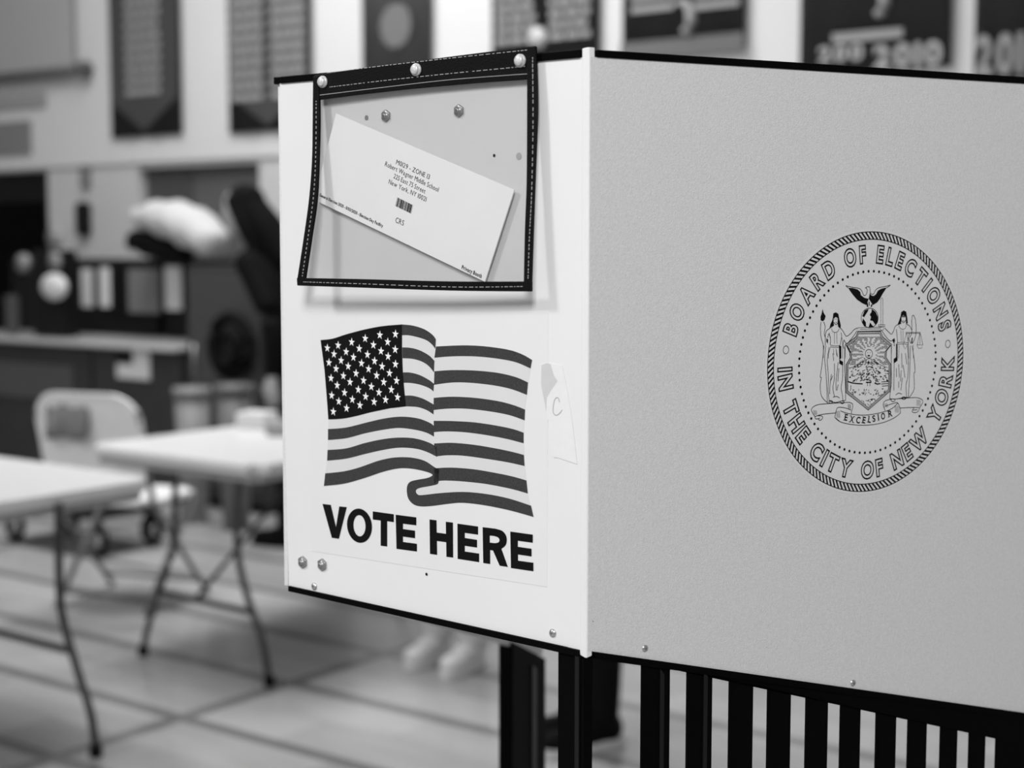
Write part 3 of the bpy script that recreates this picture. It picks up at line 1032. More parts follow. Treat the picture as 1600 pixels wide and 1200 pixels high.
# right figure
fills(ik, X6, [[(1160, 590), (1170, 530), (1205, 508), (1240, 525), (1255, 600), (1265, 690), (1240, 705), (1235, 640), (1235, 590), (1200, 575), (1170, 590), (1172, 650), (1165, 690), (1115, 715), (1140, 650)],
               [(1095, 990), (1115, 990), (1112, 1200), (1095, 1200)], [(1320, 900), (1335, 900), (1330, 980), (1312, 990)], [(1040, 930), (1075, 910), (1080, 950), (1060, 985)]])
lines(ik, X6, [[(1170, 590), (1172, 650), (1200, 685), (1235, 650)], [(1165, 587), (1240, 587)], [(1165, 600), (1240, 600)], [(1190, 660), (1208, 660)],
               [(1170, 695), (1090, 730), (1060, 800), (1030, 850), (990, 820), (930, 760)], [(890, 800), (960, 900), (1020, 950), (1070, 910)], [(1240, 705), (1290, 730), (1320, 790)], [(1100, 780), (1115, 950), (1110, 990)],
               [(1320, 640), (1322, 820), (1290, 900)], [(1375, 640), (1385, 790), (1370, 900), (1330, 985)], [(1325, 640), (1328, 590), (1345, 578), (1355, 590), (1375, 640)], [(1290, 840), (1275, 900), (1310, 985)]])
lines(ik, X6, [[(1135, 720), (1150, 760), (1195, 780), (1230, 760), (1240, 720)], [(1165, 790), (1170, 950)], [(1195, 790), (1195, 950)], [(1110, 975), (1190, 965), (1270, 975)], [(1115, 1000), (1190, 990), (1270, 1000)],
               [(1025, 1000), (1025, 1200)], [(1140, 1010), (1130, 1200)], [(1270, 900), (1280, 1200)], [(1340, 1000), (1345, 1200)], [(1070, 960), (1075, 1020), (1060, 1000)]], W2)
lines(ik, X7, [[(1085, 0), (1080, 280), (1085, 480), (1070, 600), (1060, 710)], [(1300, 0), (1310, 240), (1300, 430), (1280, 520), (1285, 690)], [(1335, 0), (1330, 300), (1310, 690)],
               [(1360, 0), (1390, 200), (1400, 350), (1385, 370), (1390, 560), (1360, 640), (1310, 705)], [(1060, 710), (1130, 715), (1230, 700), (1310, 690)], [(1120, 240), (1115, 600)]])
lines(ik, X7, [[(1180, 250), (1190, 430)], [(1240, 260), (1265, 430)], [(1230, 430), (1210, 600)], [(1180, 480), (1180, 560)], [(1220, 100), (1225, 300)], [(1270, 100), (1290, 250)], [(1140, 660), (1180, 635), (1225, 650)], [(1150, 300), (1150, 420)], [(1215, 330), (1205, 480)]], W1)
fills(ik, X7, [[(1145, 0), (1165, 0), (1165, 200), (1115, 240), (1112, 180), (1150, 150)]])
for c in ((1105, 730), (1250, 702)): ik.stroke([X7(p) for p in ell(c[0], c[1], 28, 18, 14)], W1, True)
# balance
lines(ik, X2, [[(755, 458), (862, 458)], [(755, 465), (862, 465)], [(856, 466), (838, 548)], [(862, 466), (879, 548)], [(858, 466), (858, 540)], [(836, 548), (846, 572), (870, 572), (880, 548), (836, 548)], [(760, 466), (738, 545)], [(762, 466), (775, 545)], [(735, 545), (750, 578), (770, 545)]], W2, False)
ik.build('robed_figure', INK, seal)

ik = Ink(PR, 0.0012)
outer = [(408, 452), (395, 490), (322, 545), (350, 600), (355, 640), (325, 690), (322, 890), (485, 1018), (645, 880), (650, 690), (615, 640), (618, 590), (655, 545), (590, 490), (575, 450)]
cen = (487, 720)
inner = [(cen[0] + (x - cen[0]) * 0.90, cen[1] + (y - cen[1]) * 0.935) for x, y in outer]
ik.stroke([X2(p) for p in outer], W1, True)
ik.stroke([X2(p) for p in inner], W2, True)
for i in range(len(outer)):
    a, b2 = outer[i], outer[(i + 1) % len(outer)]
    c, d_ = inner[i], inner[(i + 1) % len(outer)]
    n = max(2, int(math.dist(a, b2) / 9))
    for k in range(n):
        t = k / n
        ik.stroke([X2((a[0] + (b2[0] - a[0]) * t, a[1] + (b2[1] - a[1]) * t)), X2((c[0] + (d_[0] - c[0]) * t, c[1] + (d_[1] - c[1]) * t))], 0.00055)
lines(ik, X2, [[(412, 424), (588, 420), (584, 446), (408, 450), (412, 424)], [(425, 435), (570, 432)]], W2, False)
ik.stroke([X2(p) for p in ell(490, 612, 26, 31, 24)], W1, True)
fills(ik, X2, [ell(489, 626, 10, 6, 10), ell(482, 604, 3, 3, 6), ell(497, 604, 3, 3, 6)])
rn = random.Random(5)


def inside(px_, py_):
    c = False
    n = len(inner)
    for i in range(n):
        x1, y1 = inner[i]; x2, y2 = inner[i - 1]
        if (y1 > py_) != (y2 > py_) and px_ < (x2 - x1) * (py_ - y1) / (y2 - y1) + x1: c = not c
    return c


# sky hatching broken by the sun's rays
for j in range(27):
    y = 492 + j * 7.6
    x = 335
    while x < 640:
        ln_ = 8 + rn.random() * 8
        ang = math.atan2(y - 612, x - 490)
        r_ = math.hypot(x - 490, y - 612)
        ray_ = (int((ang + pi) / (2 * pi) * 36) % 2 == 0) and r_ < 120
        if inside(x, y) and inside(x + ln_, y) and r_ > 48 and not ray_:
            ik.stroke([X2((x, y)), X2((x + ln_, y + rn.uniform(-1, 1)))], 0.00045)
        x += ln_ + 1
# hills
lines(ik, X2, [[(345, 715), (400, 700), (440, 672), (490, 648), (530, 662), (570, 690), (625, 712)]], W2)
for k in range(190):
    x = rn.uniform(340, 632); y = rn.uniform(665, 812)
    if y < 650 + abs(x - 490) * 0.48 or not inside(x, y): continue
    a = rn.uniform(-0.5, 0.5) + (0.5 if x > 490 else -0.5)
    l_ = rn.uniform(6, 18)
    q = (x + l_ * cos(a), y + l_ * sin(a))
    if inside(*q): ik.stroke([X2((x, y)), X2(q)], rn.uniform(0.0004, 0.0010))
# shore, ships and foreground
lines(ik, X2, [[(338, 812), (380, 824), (445, 829)], [(530, 822), (550, 830), (572, 826)], [(468, 818), (508, 818)]], 0.0011)
lines(ik, X2, [[(540, 780), (540, 825)], [(480, 820), (480, 845)], [(497, 820), (497, 845)], [(360, 838), (360, 870)], [(580, 815), (630, 812)], [(578, 830), (630, 826)], [(585, 845), (628, 842)]], 0.0006)
for k in range(150):
    x = rn.uniform(340, 632); y = rn.uniform(865, 990)
    if not inside(x, y): continue
    if 912 < y < 935 and abs(x - 470) < 80: continue
    l_ = rn.uniform(4, 12); a = rn.uniform(-1.2, 0.4)
    q = (x + l_ * cos(a), y + l_ * sin(a))
    if inside(*q): ik.stroke([X2((x, y)), X2(q)], rn.uniform(0.0004, 0.0009))
ik.build('shield', INK, seal)

ik = Ink(PR, 0.0012)
lines(ik, X7, [[(10, 860), (30, 825), (100, 790), (240, 775), (480, 760), (540, 765), (568, 800), (550, 880), (545, 908)], [(10, 860), (30, 905), (60, 950)], [(60, 950), (150, 920), (340, 900)],
               [(60, 950), (70, 980), (110, 975)], [(100, 940), (150, 940), (162, 970), (130, 1000), (108, 985), (125, 965)],
               [(325, 960), (350, 850), (385, 825), (470, 835), (545, 862)], [(400, 1020), (325, 960)], [(325, 960), (400, 1020), (550, 1055), (700, 1065), (850, 1055), (1000, 1020), (1130, 960), (1205, 900)],
               [(400, 872), (460, 895), (560, 918), (700, 930), (850, 915), (1000, 880), (1100, 835), (1165, 770)], [(1205, 900), (1195, 830), (1165, 765), (1100, 775), (1000, 810)],
               [(1000, 870), (972, 790), (1000, 738), (1080, 718)], [(1130, 715), (1300, 700), (1420, 695), (1490, 720), (1502, 760), (1460, 835)], [(1460, 830), (1330, 828), (1195, 835)],
               [(1385, 830), (1360, 880), (1395, 897), (1440, 880), (1460, 840)], [(1370, 862), (1430, 858)]])
for a0, a1, y0, y1 in [(40, 90, 860, 930), (345, 400, 870, 970), (500, 545, 780, 850), (1130, 1190, 800, 900), (1420, 1480, 720, 810), (985, 1040, 770, 830)]:
    for k in range(6):
        x = a0 + (a1 - a0) * k / 6.0
        lines(ik, X7, [[(x, y0 + 4 * (k % 3)), (x + 4, y1 - 8 * (k % 2))]], 0.00025, False)
arc = catmull([(470, 1000), (550, 1025), (635, 1036), (710, 1036), (785, 1028), (850, 1016), (915, 1000), (980, 980), (1075, 945)], 8)
for i, ch in enumerate('EXCELSIOR'):
    c = [(470, 1000), (548, 1025), (632, 1036), (710, 1036), (785, 1028), (852, 1016), (912, 1000), (975, 983), (1072, 948)][i]
    vs, fs, x0, x1 = glyph(ch, None, 0.03)
    a = X7((c[0] - 20, c[1] + (6 if i > 4 else -4))); b2 = X7((c[0] + 20, c[1] - (6 if i > 4 else -4)))
    c = X7(c)
    e1 = (Vector(b2) - Vector(a)).normalized(); e2 = Vector((-e1.y, e1.x))
    sc_ = 0.0054 / CAPH
    sx_ = min(sc_, 0.0048 / (x1 - x0))
    def put(px_, py_): 
        q = Vector(c) + e1 * px_ + e2 * py_
        return (q.x, q.y)
    base = len(ik.v)
    for v in vs:
        q = put((v[0] - (x0 + x1) / 2) * sx_, v[1] * sc_)
        ik.v.append(PR.P(q[0], q[1], ik.off))
    for f_ in fs: ik.f.append([base + k for k in f_])
    hw = (x1 - x0) * sx_ / 2
    if ch in 'EXLIR':           # small serifs
        for (sxx, syy) in ([(-hw, 0), (-hw, 0.0054)] if ch in 'ELR' else [(0, 0), (0, 0.0054)] if ch == 'I' else [(-hw, 0), (hw, 0), (-hw, 0.0054), (hw, 0.0054)]):
            ik.stroke([put(sxx - 0.0010, syy), put(sxx + 0.0010, syy)], 0.0005)
ik.build('motto_ribbon', INK, seal)


# ================================================================== FOLDING TABLES
def folding_table(name_label, x0, x1, y0, y1, z, foot_pull, group):
    t = empty('folding_table', ((x0 + x1) / 2, (y0 + y1) / 2, 0), name_label, 'table', group)
    ox, oy = (x0 + x1) / 2, (y0 + y1) / 2
    W, D = x1 - x0, y1 - y0
    bm = bmesh.new()
    box_bm(bm, (0, 0, z - 0.02), (W, D, 0.04))
    bmesh.ops.bevel(bm, geom=[e for e in bm.edges if abs((e.verts[0].co - e.verts[1].co).z) > 0.03], offset=0.05, segments=5, affect='EDGES')
    o = bmobj('tabletop', bm, TABLE, t)
    bevel(o, 0.008, 3)
    bm = bmesh.new()
    for s_ in (-1, 1):
        box_bm(bm, (0, s_ * (D / 2 - 0.04), z - 0.05), (W - 0.1, 0.02, 0.035))
        box_bm(bm, (s_ * (W / 2 - 0.04), 0, z - 0.05), (0.02, D - 0.1, 0.035))
    bmobj('apron', bm, TABLEE, t)
    return t, ox, oy, W, D


def bent_leg(parent, top, foot, bend, rr=0.0125, mid_bulge=0.05, dirx=(1, 0)):
    """tube leg: straight down, then bowing outward to its foot"""
    top, foot = Vector(top), Vector(foot)
    pts = [top, top.lerp(foot, 0.35) * 1.0, top.lerp(foot, 0.6), top.lerp(foot, 0.85), foot]
    off = Vector((bend[0], bend[1], 0))
    pts[1] += off * 0.9; pts[2] += off * 0.55; pts[3] += off * -0.15
    o = tube('leg', catmull(pts, 5), rr, STEEL, parent)
    tube('foot_cap', [foot + Vector((0, 0, 0.035)), foot + Vector((0, 0, 0.0))], 0.018, RUBBER, o)
    return o


# near table, its end toward the middle of the picture
def px_leg(parent, o, Y, pts):
    """bent tube leg standing in the vertical plane y = Y"""
    q = [at_y(x, y, Y) - Vector(o) for x, y in pts]
    q[-1].z = 0.0
    q[0].z = 0.745
    return tube_leg(parent, q)


def tube_leg(parent, q):
    lg = tube('leg', catmull(q, 5), 0.0125, STEEL, parent)
    tube('foot_cap', [q[-1] + Vector((0, 0, 0.035)), q[-1]], 0.019, RUBBER, lg)
    return lg


TZ = 0.775
A0, ax_, ay_, AW, AD = folding_table('white folding table nearer the camera, cut off by the left edge of the photo', -4.12, -3.13, 0.45, 2.19, TZ, 0, 'white folding tables')
o_ = (ax_, ay_, 0)
lpt = lambda x, y, z: (x - ax_, y - ay_, z)
fy = at_z(150, 1182).y
la = px_leg(A0, o_, fy, [(92, 800), (92, 880), (97, 960), (122, 1050), (143, 1120), (150, 1182)])
mir = lambda q, c: Vector((2 * c - q[0], q[1], q[2]))
qa = [at_y(x, y, fy) - Vector(o_) for x, y in [(92, 800), (92, 880), (97, 960), (122, 1050), (143, 1120), (150, 1182)]]
qa[-1].z = 0; qa[0].z = 0.745
tube_leg(A0, [mir(q, 0.0) for q in qa])
tube('crossbar', [qa[3] + Vector((-0.02, 0.0, 0.06)), mir(qa[3], 0.0) + Vector((0.02, 0, 0.06))], 0.011, STEEL, A0)
tube('brace', [(-0.02, qa[3].y, qa[3].z + 0.06), (-0.02, qa[3].y - 0.5, 0.74)], 0.009, STEEL, A0)
yb_ = -AD / 2 + 0.25
tube_leg(A0, [Vector((q.x, yb_, q.z)) for q in qa])
tube_leg(A0, [Vector((-q.x, yb_, q.z)) for q in qa])
tube('crossbar', [(qa[3].x, yb_, 0.28), (-qa[3].x, yb_, 0.28)], 0.011, STEEL, A0)
# far table, long side going away
B0, bx_, by_, BW, BD = folding_table('white folding table farther off, its end reaching behind the booth panel', -4.0, -3.08, 2.57, 4.25, TZ, 0, 'white folding tables')
o_ = (bx_, by_, 0)
fy = at_z(421, 1072).y
pr = [(374, 740), (371, 800), (371, 860), (386, 930), (410, 1000), (421, 1072)]
pl = [(274, 740), (273, 800), (270, 860), (246, 930), (229, 990), (224, 1030)]
px_leg(B0, o_, fy, pr); px_leg(B0, o_, fy, pl)
qr = [at_y(x, y, fy) - Vector(o_) for x, y in pr]; ql = [at_y(x, y, fy) - Vector(o_) for x, y in pl]
tube('crossbar', [at_y(393, 957, fy) - Vector(o_), at_y(252, 925, fy) - Vector(o_)], 0.011, STEEL, B0)
tube('brace', [at_y(305, 938, fy) - Vector(o_), at_y(305, 938, fy) - Vector(o_) + Vector((0, 0.55, 0.42))], 0.009, STEEL, B0)
for q_ in (qr, ql):
    q_[-1].z = 0; q_[0].z = 0.745
    tube_leg(B0, [Vector((q.x, BD / 2 - 0.22, q.z)) for q in q_])
tube('crossbar', [(qr[3].x, BD / 2 - 0.22, 0.28), (ql[3].x, BD / 2 - 0.22, 0.28)], 0.011, STEEL, B0)


# ================================================================== FOLDING CHAIR
def folding_chair(loc, rz, label, material=CHAIRW):
    c = empty('folding_chair', loc, label, 'chair', None, rz)
    # local: faces +x, back at -x
    bm = bmesh.new()
    # rounded back panel ring with slot openings
    Wd, H0_, H1_ = 0.25, 0.56, 0.92
    outl = [(-Wd * 0.92, H0_), (Wd * 0.92, H0_), (Wd, H0_ + 0.08), (Wd, H1_ - 0.12)]
    for k in range(7):
        a = k / 6 * pi / 2
        outl.append((Wd - 0.12 + 0.12 * cos(a), H1_ - 0.12 + 0.12 * sin(a)))
    for k in range(7):
        a = pi / 2 + k / 6 * pi / 2
        outl.append((-Wd + 0.12 + 0.12 * cos(a), H1_ - 0.12 + 0.12 * sin(a)))
    outl += [(-Wd, H0_ + 0.08)]
    def curve(y, z): return -0.22 - (z - 0.45) * 0.22 - 0.03 * (1 - (y / Wd) ** 2)
    f_ = [bm.verts.new((curve(y, z), y, z)) for y, z in outl]
    g_ = [bm.verts.new((curve(y, z) + 0.025, y, z)) for y, z in outl]
    bm.faces.new(f_); bm.faces.new(list(reversed(g_)))
    n = len(outl)
    for i in range(n):
        bm.faces.new((f_[i], g_[i], g_[(i + 1) % n], f_[(i + 1) % n]))
    bmesh.ops.recalc_face_normals(bm, faces=bm.faces[:])
    bevel(bmobj('backrest', bm, material, c), 0.008)
    bm = bmesh.new()
    box_bm(bm, (0.02, 0, 0.45), (0.40, 0.44, 0.03))
    bmesh.ops.bevel(bm, geom=[e for e in bm.edges if abs((e.verts[0].co - e.verts[1].co).z) > 0.02], offset=0.06, segments=5, affect='EDGES')
    bevel(bmobj('seat', bm, material, c), 0.008)
    for s_ in (-1, 1):
        LG = mat('grey chair leg', 0.16, 0.45)
        tube('leg', [(-0.30, s_ * 0.235, 0.85), (-0.20, s_ * 0.24, 0.45), (0.22, s_ * 0.24, 0.0)], 0.013, LG, c)
        tube('leg', [(0.16, s_ * 0.215, 0.44), (-0.24, s_ * 0.215, 0.0)], 0.013, LG, c)
    tube('stretcher', [(0.16, -0.24, 0.07), (0.16, 0.24, 0.07)], 0.009, LG, c)
    tube('stretcher', [(-0.19, -0.215, 0.06), (-0.19, 0.215, 0.06)], 0.009, LG, c)
    return c


cp = at_z(175, 960)
CR = radians(108)
chair_loc = at_z(150, 959) + Vector((0.27 * cos(CR), 0.27 * sin(CR), 0))
chair_loc.z = 0
ch = folding_chair(chair_loc, CR, 'white folding chair with rounded back, between the two white folding tables')
# grey jacket hung on the chair back
bm = bmesh.new()
gridn = 8
vv = []
for i in range(gridn + 1):
    row = []
    for j in range(gridn + 1):
        y = -0.02 + 0.20 * j / gridn
        s_ = i / gridn
        z = 0.885 - 0.34 * abs(s_ - 0.35) * 1.3 - 0.005 * sin(j * 1.1)
        x = -0.335 + s_ * 0.10 + 0.015 * sin(j * 1.7 + i) - (0.02 if s_ < 0.3 else 0) + (0.885 - z) * 0.18
        row.append(bm.verts.new((x, y, z)))
    vv.append(row)
for i in range(gridn):
    for j in range(gridn):
        bm.faces.new((vv[i][j], vv[i][j + 1], vv[i + 1][j + 1], vv[i + 1][j]))
jk = bmobj('jacket', bm, CLOTHG, None, True)
jk.location = chair_loc; jk.rotation_euler.z = CR
md = jk.modifiers.new('t', 'SOLIDIFY'); md.thickness = 0.012
tag(jk, 'grey cloth hung over the white chair back', 'jacket')

# wheeled dolly on the floor beyond the near table
dp = at_z(130, 850)
dl = empty('wheeled_dolly', (dp.x, dp.y, 0), 'low dark dolly on black wheels, on the floor beyond the near table', 'dolly')
box('dolly_deck', (0, 0, 0.20), (0.75, 0.42, 0.03), CABD, dl, bev=0.008)
for sx in (-0.33, 0.33):
    for sy in (-0.17, 0.17):
        bm = bmesh.new()
        rng = [Vector((sx + 0.065 * cos(2 * pi * k / 20), sy, 0.083 + 0.065 * sin(2 * pi * k / 20))) for k in range(21)]
        tube_bm(bm, rng, 0.018, 8)
        wl = bmobj('wheel', bm, RUBBER, dl, True)
        tube('wheel_hub', [(sx, sy - 0.012, 0.083), (sx, sy + 0.012, 0.083)], 0.048, METALD, wl, 12)
        box('wheel_fork', (sx, sy, 0.15), (0.03, 0.05, 0.08), CABD, dl)

# ================================================================== CABINETS / SCANNERS by the wall
YB, YH = 4.95, 5.49


def scanner(px0, px1, label, flag=False, slots=False):
    a = at_y(px0, 525, YB); b2 = at_y(px1, 520, YB)
    cx = (a.x + b2.x) / 2; W = (b2.x - a.x) - 0.02
    t = empty('ballot_scanner', (cx, YB + 0.45, 0), label, 'ballot scanner', 'ballot scanners along the wall')
    box('cabinet_body', (0, 0, 0.48), (W, 0.9, 0.84), CAB, t, bev=0.015)
    box('plinth', (0, 0, 0.03), (W - 0.06, 0.84, 0.06), CABD, t)
    box('deck', (0, -0.02, 0.915), (W + 0.02, 0.94, 0.03), DECK, t, bev=0.008)
    hd = box('hood', (0, 0.27, 1.18), (W - 0.04, 0.34, 0.50), CABD, t, bev=0.02)
    return t, cx, W


s1, c1, w1 = scanner(-95, 139, 'dark scanner cabinet at the left edge, faint grey window on its front')
box('front_window', (0.08, -0.452, 0.66), (w1 * 0.7, 0.012, 0.22), mat('dim window', 0.07, 0.3), s1, bev=0.004)
s2, c2, w2 = scanner(142, 280, 'dark scanner cabinet with a pale flag sticker on its front')
# flag sticker: pale stripes with dark canton
q = at_y(207, 566, YB - 0.01)
fst = box('flag_sticker', (q.x - c2, -0.455, q.z), (0.30, 0.006, 0.20), mat('pale sticker', 0.6, 0.5), s2)
box('sticker_canton', (-0.075 + q.x - c2, -0.4585, q.z + 0.045), (0.15, 0.003, 0.115), CABD, fst)
# white papers and screens on the hoods
def hood_item(name, root, c0, x0, y0, x1, y1, material, y=YH - 0.01, parent=None):
    a = at_y(x0, y0, y); b2 = at_y(x1, y1, y)
    return box(name, ((a.x + b2.x) / 2 - c0, y - (YB + 0.45), (a.z + b2.z) / 2), (abs(b2.x - a.x), 0.012, abs(a.z - b2.z)), material, root, bev=0.003)
PAP = mat('posted paper', 0.7, 0.7)
hood_item('posted_sheet', s1, c1, 127, 420, 145, 480, PAP)
hood_item('posted_sheet', s2, c2, 156, 418, 172, 480, PAP)
hood_item('grey_poster', s2, c2, 200, 420, 250, 490, mat('grey poster', 0.16, 0.7))
hood_item('posted_strip', s2, c2, 258, 415, 284, 485, PAP)
hood_item('dark_gap', s2, c2, 177, 415, 190, 490, CABD)

# machine with round lamps standing on the left scanner's deck
mq = at_y(86, 500, 5.15)
mc = empty('tabletop_machine', (mq.x, 5.16, 0.93), 'upright dark machine with two round pale spots, on the left scanner deck', 'machine')
box('machine_body', (0, 0, 0.28), (0.30, 0.14, 0.56), CABD, mc, bev=0.02)
for nm, px_, py_, r_, mm in [('upper_dial', 86, 372, 0.075, mat('grey dial', 0.24, 0.5)), ('lower_dial', 86, 408, 0.06, mat('grey dial', 0.24, 0.5))]:
    v = at_y(px_, py_, 5.09)
    tube(nm, [(v.x - mq.x, -0.08, v.z - 0.93), (v.x - mq.x, -0.065, v.z - 0.93)], r_, mm, mc, 20)
v = at_y(87, 448, 5.08)
bm = bmesh.new(); bmesh.ops.create_uvsphere(bm, u_segments=20, v_segments=12, radius=1)
bmesh.ops.transform(bm, matrix=Matrix.Translation((v.x - mq.x, -0.09, v.z - 0.93)) @ Matrix.Diagonal((0.125, 0.05, 0.085, 1)), verts=bm.verts[:])
bmobj('paper_tray', bm, mat('pale tray', 0.62, 0.5), mc, True)
# small stand left
v = at_y(15, 500, 5.1)
st = empty('small_stand', (v.x, 5.12, 0.93), 'thin grey upright with a small round head, at the far left on the scanner deck', 'stand')
box('upright', (0, 0, 0.13), (0.11, 0.04, 0.26), mat('grey upright', 0.07, 0.5), st, bev=0.01)
v2 = at_y(33, 411, 5.1)
tube('round_head', [(v2.x - v.x, -0.02, v2.z - 0.93), (v2.x - v.x, 0.02, v2.z - 0.93)], 0.06, mat('grey dial', 0.24, 0.5), st, 16)
tube('neck', [(0, 0, 0.26), (v2.x - v.x, 0, v2.z - 0.93)], 0.012, CABD, st)

# tall cabinet
a = at_y(290, 402, 5.0); b2 = at_y(412, 402, 5.0)
tw = b2.x - a.x
tcb = empty('tall_cabinet', ((a.x + b2.x) / 2, 5.35, 0), 'taller plain dark cabinet at the right end of the cabinet row', 'cabinet')
box('cabinet_body', (0, 0, 0.73), (tw, 0.7, 1.34), CAB, tcb, bev=0.015)
box('plinth', (0, 0, 0.03), (tw - 0.05, 0.62, 0.06), CABD, tcb)
dr = box('cabinet_door', (0, -0.355, 0.75), (tw - 0.06, 0.02, 1.22), mat('cabinet door', 0.05, 0.5), tcb, bev=0.004)
tube('door_handle', [(-tw / 2 + 0.09, -0.38, 0.75), (-tw / 2 + 0.09, -0.38, 0.95)], 0.008, METALD, dr)
# dark wreath of cable hung on its door
v = at_y(368, 545, 4.6)
bm = bmesh.new()
tube_bm(bm, [(0.15 * cos(2 * pi * k / 24), 0, 0.16 * sin(2 * pi * k / 24)) for k in range(25)], 0.035, 8)
tube_bm(bm, [(0.08 * cos(2 * pi * k / 24), -0.03, 0.09 * sin(2 * pi * k / 24) - 0.02) for k in range(25)], 0.03, 8)
vv_ = at_y(365, 540, 4.945)
co = bmobj('cable_coil', bm, RUBBER, None, True)
co.location = (vv_.x, 4.925, vv_.z)
tag(co, 'black coil of cable hanging on the tall cabinet front', 'cable')

# white bundle on a dark bag, on the tall cabinet / scanner hoods
def blob(name, path, radii, flat, material, seg=16):
    bm = bmesh.new()
    path = catmull(path, 4); n = len(path)
    def rad(i):
        t = i / (n - 1) * (len(radii) - 1); k = int(min(t, len(radii) - 2)); return radii[k] + (radii[k + 1] - radii[k]) * (t - k)
    tube_bm(bm, path, [rad(i) for i in range(n)], seg)
    c = sum((v.co for v in bm.verts), Vector()) / len(bm.verts)
    for v in bm.verts:
        v.co.y = c.y + (v.co.y - c.y) * flat
        v.co += Vector((0.012 * sin(v.co.z * 40 + v.co.x * 21), 0, 0.010 * sin(v.co.x * 33)))
    return bmobj(name, bm, material, None, True)


P = lambda x, y, Y=5.3: at_y(x, y, Y)
wb = blob('white_bundle', [P(214, 341), P(235, 340), P(265, 342), P(300, 355), P(330, 377), P(340, 392)], [0.05, 0.09, 0.115, 0.125, 0.10, 0.05], 1.3, mat('bundle white', 0.5, 0.8))
tag(wb, 'white arched bundle of plastic or cloth lying on top of the dark cabinets', 'bundle')
db = blob('dark_bag', [P(208, 380), P(232, 377), P(262, 390), P(292, 398)], [0.05, 0.085, 0.07, 0.04], 1.4, RUBBER)
tag(db, 'black soft bag under the left end of the white bundle, on the scanner hood', 'bag')

# two pale bins standing on the floor before the tall cabinet
for (px_, py_, lab) in [(300, 605, 'pale grey bin on the floor before the tall cabinet, left of two'), (366, 600, 'dimmer grey bin on the floor before the tall cabinet, right of two')]:
    v = at_y(px_, py_, 4.62)
    o = empty('waste_bin', (v.x, 4.62, 0), lab, 'bin', 'grey bins before the tall cabinet')
    mm = mat('pale grey bin', 0.20, 0.5) if px_ < 340 else mat('dim grey bin', 0.12, 0.5)
    tube('bin_body', [(0, 0, 0), (0, 0, v.z * 0.93)], [0.07, 0.095], mm, o, 20)
    tube('bin_rim', [(0, 0, v.z * 0.93), (0, 0, v.z)], 0.105, mm, o, 20)

# things on the far table
v = at_z(402, 668, TZ)
tag(box('paper_box', (v.x, v.y, TZ + 0.0325), (0.13, 0.12, 0.065), CLOTHW, None, 0.3, 0.006), 'small white box on the far table, near the booth panel', 'box')
v = at_z(437, 680, TZ)
tag(box('tissue_pack', (v.x, v.y, TZ + 0.03), (0.10, 0.08, 0.06), mat('grey pack', 0.3, 0.6), None, 0.5, 0.015), 'small grey packet on the far table beside the white box', 'packet')

# ================================================================== WALL THINGS
# pull-down screen with its bar
a = at_y(140, 108, YW - 0.05)
scn = empty('projection_screen', (a.x - 1.2, YW - 0.09, a.z), 'grey hanging screen with a dark bottom bar, high at the upper left', 'screen')
box('screen_cloth', (-0.06, 0, 1.0), (2.25, 0.01, 2.0), SCREEN, scn)
bar = tube('bottom_bar', [(-1.2, 0, 0), (1.2, 0, 0)], 0.035, mat('bar paint', 0.09, 0.5), scn, 12)
tube('bar_end', [(1.17, 0, 0), (1.22, 0, 0)], 0.055, mat('bar paint', 0.09, 0.5), bar, 12)
box('screen_housing', (0, 0, 2.05), (2.4, 0.1, 0.12), METALD, scn, bev=0.02)
a = at_y(-60, 150, YW - 0.01); b2 = at_y(76, 168, YW - 0.01)
tag(box('wall_sign', ((a.x + b2.x) / 2, YW - 0.035, 2.585), (b2.x - a.x, 0.02, 0.10), mat('faint sign', 0.34, 0.7)), 'faint grey strip sign under the hanging screen', 'sign')
b2 = at_y(52, 210, YW - 0.01)
tag(box('wall_poster', ((a.x + b2.x) / 2, YW - 0.035, 2.32), (b2.x - a.x, 0.02, 0.24), mat('grey poster wall', 0.22, 0.7)), 'grey poster low on the wall at the left edge, above the black doorway', 'poster')
v = at_y(137, 275, YW)
tag(box('wall_switch', (v.x, YW - 0.02, v.z), (0.09, 0.04, 0.16), mat('switch grey', 0.18, 0.5), None, 0, 0.01), 'small grey plate on the wall right of the black doorway', 'switch')
v = at_y(137, 342, YW)
tag(box('wall_telephone', (v.x, YW - 0.04, v.z), (0.12, 0.08, 0.24), CABD, None, 0, 0.03), 'small black wall box below the grey plate, right of the doorway', 'wall box')


